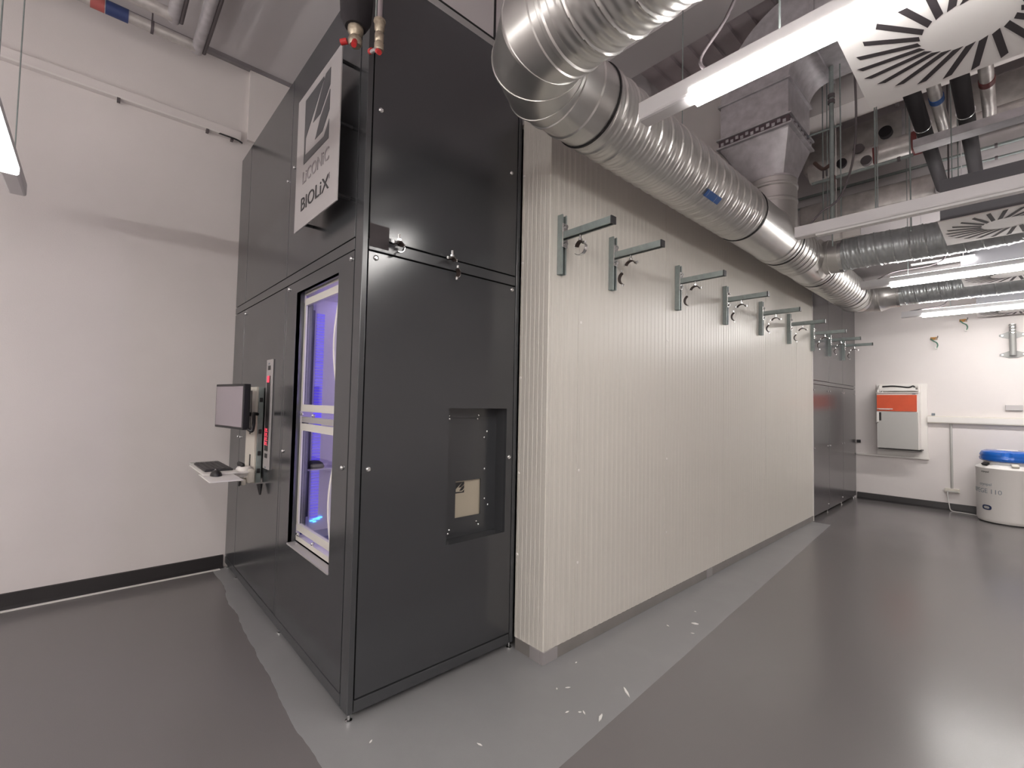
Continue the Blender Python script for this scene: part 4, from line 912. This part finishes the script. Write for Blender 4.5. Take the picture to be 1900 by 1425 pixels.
obj('badge', box(B(), -1.06, -1.02, cy0+0.012, cy0+0.0175, 1.692, 1.705), m_gtxt, wc)
obj('lid_edge', box(B(), -1.492, -0.98, cy0-0.004, cy1, 1.715, 1.727, 0.002), m_white, wc)
obj('drip_rail', box(B(), -1.47, -0.96, cy0+0.02, cy1, 0.848, 0.862), m_black, wc, label='black bottom rail')
obj('tray_back', (lambda q: (box(q, -1.47, -0.985, cy1-0.012, cy1, 1.727, 1.850), box(q, -0.992, -0.980, cy0+0.03, cy1, 1.727, 1.85), prism(q, [(cy0+0.04, 1.727), (cy1, 1.727), (cy1, 1.85), (cy1-0.02, 1.85)], 'x', -1.480, -1.470)) and q)(B()), m_white, wc)
obj('tray_lip', box(B(), -1.455, -0.992, cy0+0.02, cy0+0.026, 1.748, 1.768), m_white, wc)
obj('tray_post', (lambda q: (box(q, -1.475, -1.455, cy0+0.015, cy0+0.03, 1.727, 1.768), box(q, -1.415, -1.405, cy0+0.015, cy0+0.03, 1.727, 1.75)) and q)(B()), m_white, wc)
b = B()
prism(b, [(-1.44, 1.768), (-1.40, 1.79), (-1.25, 1.80), (-1.15, 1.785), (-1.02, 1.80), (-1.02, 1.768)], 'y', cy0+0.05, cy0+0.19)
tag(obj('paper_stack', b, m_paper), 'loose white papers on top of the wall cabinet', 'paper')
b = tube(B(), smooth_path([(-1.42, cy0+0.08, 1.815), (-1.30, cy0+0.07, 1.822), (-1.20, cy0+0.06, 1.812), (-1.10, cy0+0.05, 1.800), (-1.05, cy0+0.06, 1.82), (-1.03, cy0+0.07, 1.79)]), 0.012, 8)
tag(obj('cloth_strap', b, m_black, sm=60), 'black strap lying over the papers on the wall cabinet', 'strap')

t = thing('cable_duct', 'white horizontal cable duct along the far wall, right of the wall cabinet', 'cable duct', (1.3, YE, 1.27))
obj('channel', box(B(), -0.909, XR-0.01, YE-0.062, YE, 1.272, 1.378, 0.004), m_cream, t); obj('lid', box(B(), -0.909, XR-0.01, YE-0.068, YE-0.062, 1.285, 1.365, 0.002), m_white, t)
tag(obj('conduit', cyl(B(), (-0.655, YE-0.016, 0.325), (-0.655, YE-0.016, 1.272), 0.014, 12), m_grey, sm=50), 'thin vertical conduit from the cable duct down to the socket strip', 'conduit')
t = thing('socket_strip', 'cream socket strip low on the far wall', 'socket', (-0.656, YE, 0.27))
obj('body', box(B(), -0.735, -0.575, YE-0.05, YE, 0.268, 0.322, 0.005), m_cream, t); obj('socket_row', box(B(), -0.725, -0.585, YE-0.053, YE-0.05, 0.272, 0.288), m_grey, t)
tag(obj('power_cable', tube(B(), smooth_path([(-0.70, YE-0.055, 0.275), (-0.70, YE-0.07, 0.20), (-0.685, YE-0.06, 0.08), (-0.66, YE-0.08, 0.010), (-0.55, YE-0.12, 0.008), (-0.42, YE-0.17, 0.008), (-0.36, YE-0.24, 0.010), (-0.30, YE-0.3, 0.03)]), 0.006, 8), m_caulk, sm=60),
    'white cable from the socket strip across the floor to the tank', 'cable')
tag(obj('wall_socket', (lambda q: (box(q, -1.785, -1.735, YE-0.03, YE, 0.905, 0.955, 0.003)))(B()), m_black), 'small black wall socket beside the far dark cabinet', 'socket')
tag(obj('duct_plug', box(B(), -0.862, -0.828, YE-0.06, YE-0.0, 1.381, 1.418, 0.003), m_gtxt), 'small grey plug on top of the cable duct', 'plug')
tag(obj('switch_box', box(B(), -0.105, 0.06, YE-0.03, YE, 1.478, 1.555, 0.004), m_stain), 'grey wall switch plate above the cable duct', 'switch')
for (x, z, lab) in ((-0.805, 2.38, 'small hook with orange and green cord on the far wall, lower left one'), (-0.485, 2.615, 'small hook with orange and green cord on the far wall, upper right one')):
    t = thing('wall_hook', lab, 'hook', (x, YE, z), 'cord hooks on the far wall')
    obj('plate', box(B(), x-0.06, x+0.02, YE-0.012, YE, z+0.145, z+0.185, 0.004), m_orange, t)
    obj('hook', tube(B(), smooth_path([(x-0.01, YE-0.012, z+0.16), (x+0.01, YE-0.07, z+0.15), (x+0.03, YE-0.10, z+0.17), (x+0.03, YE-0.11, z+0.19)]), 0.007, 8), m_steel, t, 60)
    obj('green_cord', tube(B(), smooth_path([(x-0.05, YE-0.02, z+0.16), (x-0.02, YE-0.05, z+0.12), (x+0.015, YE-0.08, z+0.09), (x+0.025, YE-0.06, z+0.05), (x+0.005, YE-0.05, z+0.0)]), 0.008, 8), m_green, t, 60)
    obj('tag', box(B(), x-0.008, x+0.022, YE-0.06, YE-0.05, z, z+0.035, 0.002), m_paper, t)
t = thing('wall_pivot_bracket', 'grey column bracket with two diamond plates on the far wall', 'bracket', (-0.01, YE, 2.2))
obj('column', cyl(B(), (-0.02, YE-0.055, 2.235), (-0.02, YE-0.055, 2.66), 0.034, 16), m_pgrey, t, 50)
obj('socket_top', (lambda q: (cyl(q, (-0.02, YE-0.055, 2.66), (-0.02, YE-0.055, 2.665), 0.040, 16), [cyl(q, (-0.02, YE-0.055, z), (-0.02, YE-0.055, z+0.008), 0.038, 16) for z in (2.62, 2.58, 2.54)]) and q)(B()), m_steel, t, 50)
for z in (2.52, 2.25):
    obj('diamond_plate', prism(B(), [(-0.145, z), (-0.02, z+0.05), (0.105, z), (-0.02, z-0.05)] if False else [(-0.15, z+0.012), (-0.15, z-0.012), (-0.06, z-0.048), (0.02, z-0.048), (0.11, z-0.012), (0.11, z+0.012), (0.02, z+0.048), (-0.06, z+0.048)], 'y', YE-0.014, YE), m_pgrey, t)
    for x in (-0.12, 0.08): obj('bolt', cyl(B(), (x, YE-0.014, z), (x, YE-0.024, z), 0.011, 6), m_steel, t)

# ------------------------------------------------------------------ storage tank
TX, TYY, TR = -0.093, 8.985, 0.30
tk = thing('nitrogen_tank', 'white cylindrical storage tank on the floor by the far wall', 'tank', (TX, TYY, 0))
prof = [(0.24, 0.012), (0.285, 0.016), (0.297, 0.04), (0.30, 0.055), (0.30, 0.690), (0.305, 0.70), (0.305, 0.715), (0.29, 0.73), (0.235, 0.765), (0.225, 0.80)]
obj('body', lathe(B(), prof, (TX, TYY, 0), n=64), m_white, tk, 35)
obj('base_ring', lathe(B(), [(0.26, 0.0), (0.275, 0.003), (0.275, 0.016)], (TX, TYY, 0), n=48), m_black, tk, 40)
lb = B(); n = 64
def lidr(r, z, nt_=0.0): return [(TX+(r-nt_*(1 if (k % 16) in (0, 1, 15) else 0))*math.cos(2*PI*k/n), TYY+(r-nt_*(1 if (k % 16) in (0, 1, 15) else 0))*math.sin(2*PI*k/n), z) for k in range(n)]
rings(lb, [lidr(0.235, 0.80), lidr(0.262, 0.815), lidr(0.268, 0.84), lidr(0.262, 0.862, 0.012), lidr(0.262, 0.868, 0.012), lidr(0.266, 0.885, 0.03), lidr(0.25, 0.925, 0.03), lidr(0.20, 0.945, 0.02), lidr(0.05, 0.95)])
ld = obj('lid', lb, m_blue, tk, 40, label='bright blue round lid')
obj('lid_disc', lathe(B(), [(0.10, 0.950), (0.095, 0.955), (0, 0.956)], (TX, TYY, 0), n=32), m_white, ld, 40)
ang = math.radians(222)
for a_, nm in ((222, 'clasp'), (285, 'handle_recess')):
    a = math.radians(a_); p = Vector((TX+0.262*math.cos(a), TYY+0.262*math.sin(a), 0.765))
    b = B(); box(b, -0.02, 0.03, -0.035, 0.035, -0.012, 0.02, 0.006); xf(b, Matrix.Translation(p) @ Matrix.Rotation(a, 4, 'Z') @ Matrix.Rotation(0.6, 4, 'Y'))
    obj(nm, b, m_black if nm == 'clasp' else m_cream, tk)
ga = obj('gauge_post', cyl(B(), (TX+0.235, TYY+0.02, 0.76), (TX+0.235, TYY+0.02, 0.98), 0.012, 10), m_cream, tk, 50)
gb = B(); lathe(gb, [(0.058, 0), (0.064, 0.004), (0.064, 0.022), (0.058, 0.026)], (TX+0.235, TYY, 1.02), (0, -1, 0), 28)
obj('gauge_rim', gb, m_gtxt, tk, 40); obj('gauge_face', cyl(B(), (TX+0.235, TYY-0.027, 1.02), (TX+0.235, TYY-0.030, 1.02), 0.054, 28), m_paper, tk, 40)
obj('gauge_needle', box(B(), TX+0.20, TX+0.24, TYY-0.034, TYY-0.031, 1.025, 1.033), m_dtxt, tk)
def tank_text(s, size, a_end, z, m_, nm='lettering', right=True):
    b = text_bm(s, size, 0.0008); w_ = max(v.co.x for v in b.verts)
    for v in b.verts:
        a = a_end+(v.co.x-(w_ if right else 0))/TR; zz = v.co.y
        rr = TR+0.0012+v.co.z; v.co = Vector((TX+rr*math.sin(a), TYY-rr*math.cos(a), z+zz))
    return obj(nm, b, m_, tk)
tank_text('ARPEGE 110', 0.082, math.radians(-10), 0.385, m_gtxt)
tank_text('cryopal', 0.052, math.radians(-29), 0.485, m_gtxt)
tank_text('cryopal', 0.034, math.radians(-34), 0.655, m_dtxt)
b = B(); RG = []
for i in range(17):
    t_ = 2*PI*i/16
poly = [(0.055*math.copysign(abs(math.cos(2*PI*i/20))**0.6, math.cos(2*PI*i/20)), 0.032*math.copysign(abs(math.sin(2*PI*i/20))**0.8, math.sin(2*PI*i/20))) for i in range(20)]
def wrapp(poly, a0, z, r): return [(TX+r*math.sin(a0+u/TR), TYY-r*math.cos(a0+u/TR), z+v) for u, v in poly]
a_b = math.radians(-40)
rings(b, [wrapp(poly, a_b, 0.20, TR+0.0005), wrapp(poly, a_b, 0.20, TR+0.004)])
bd = obj('badge', b, mat('navy_badge', (0.02, 0.035, 0.10), 0.35), tk, label='oval navy badge')
rings(bm := B(), [wrapp([(u*0.6, v*0.5) for u, v in poly], a_b, 0.20, TR+0.0035), wrapp([(u*0.6, v*0.5) for u, v in poly], a_b, 0.20, TR+0.005)])
obj('badge_mark', bm, m_grey, bd)

# ================================================================== FLOOR SCRAPS
def scrap(x, y, pts, label, group=None, h=0.003):
    b = prism(B(), [(x+a, y+c_) for a, c_ in pts], 'z', 0.0008, h)
    o = tag(obj('plastic_scrap', b, m_scrap), label, 'scrap', group); return o
def shard(l, w_, a):
    P = [(-l, -w_*0.3), (-l*0.2, -w_), (l*0.7, -w_*0.6), (l, w_*0.2), (l*0.1, w_), (-l*0.5, w_*0.4)]
    return [(p*math.cos(a)-q*math.sin(a), p*math.sin(a)+q*math.cos(a)) for p, q in P]
scrap(-1.350, 2.055, shard(0.040, 0.006, 2.5), 'long thin white plastic shard on the floor below the white panels', h=0.006)
scrap(-1.470, 3.035, shard(0.022, 0.009, 0.4), 'white plastic curl on the floor beside the middle of the block plinth', h=0.006)
scrap(-1.322, 1.800, shard(0.030, 0.007, 1.9), 'crumpled white plastic shard near the strip edge, closest to the camera', h=0.005)
for i, (x, y) in enumerate(((-1.555, 3.214), (-1.45, 1.715), (-1.395, 1.772), (-1.41, 1.76), (-1.872, 0.938), (-1.557, 1.276), (-1.69, 2.07), (-1.575, 2.87), (-1.57, 1.86), (-1.60, 1.81), (-1.42, 2.90))):
    scrap(x, y, shard(0.008+0.003*(i % 3), 0.004, i*1.3), 'tiny white plastic crumb on the floor beside the dark enclosure or white block', 'tiny white crumbs on the floor')
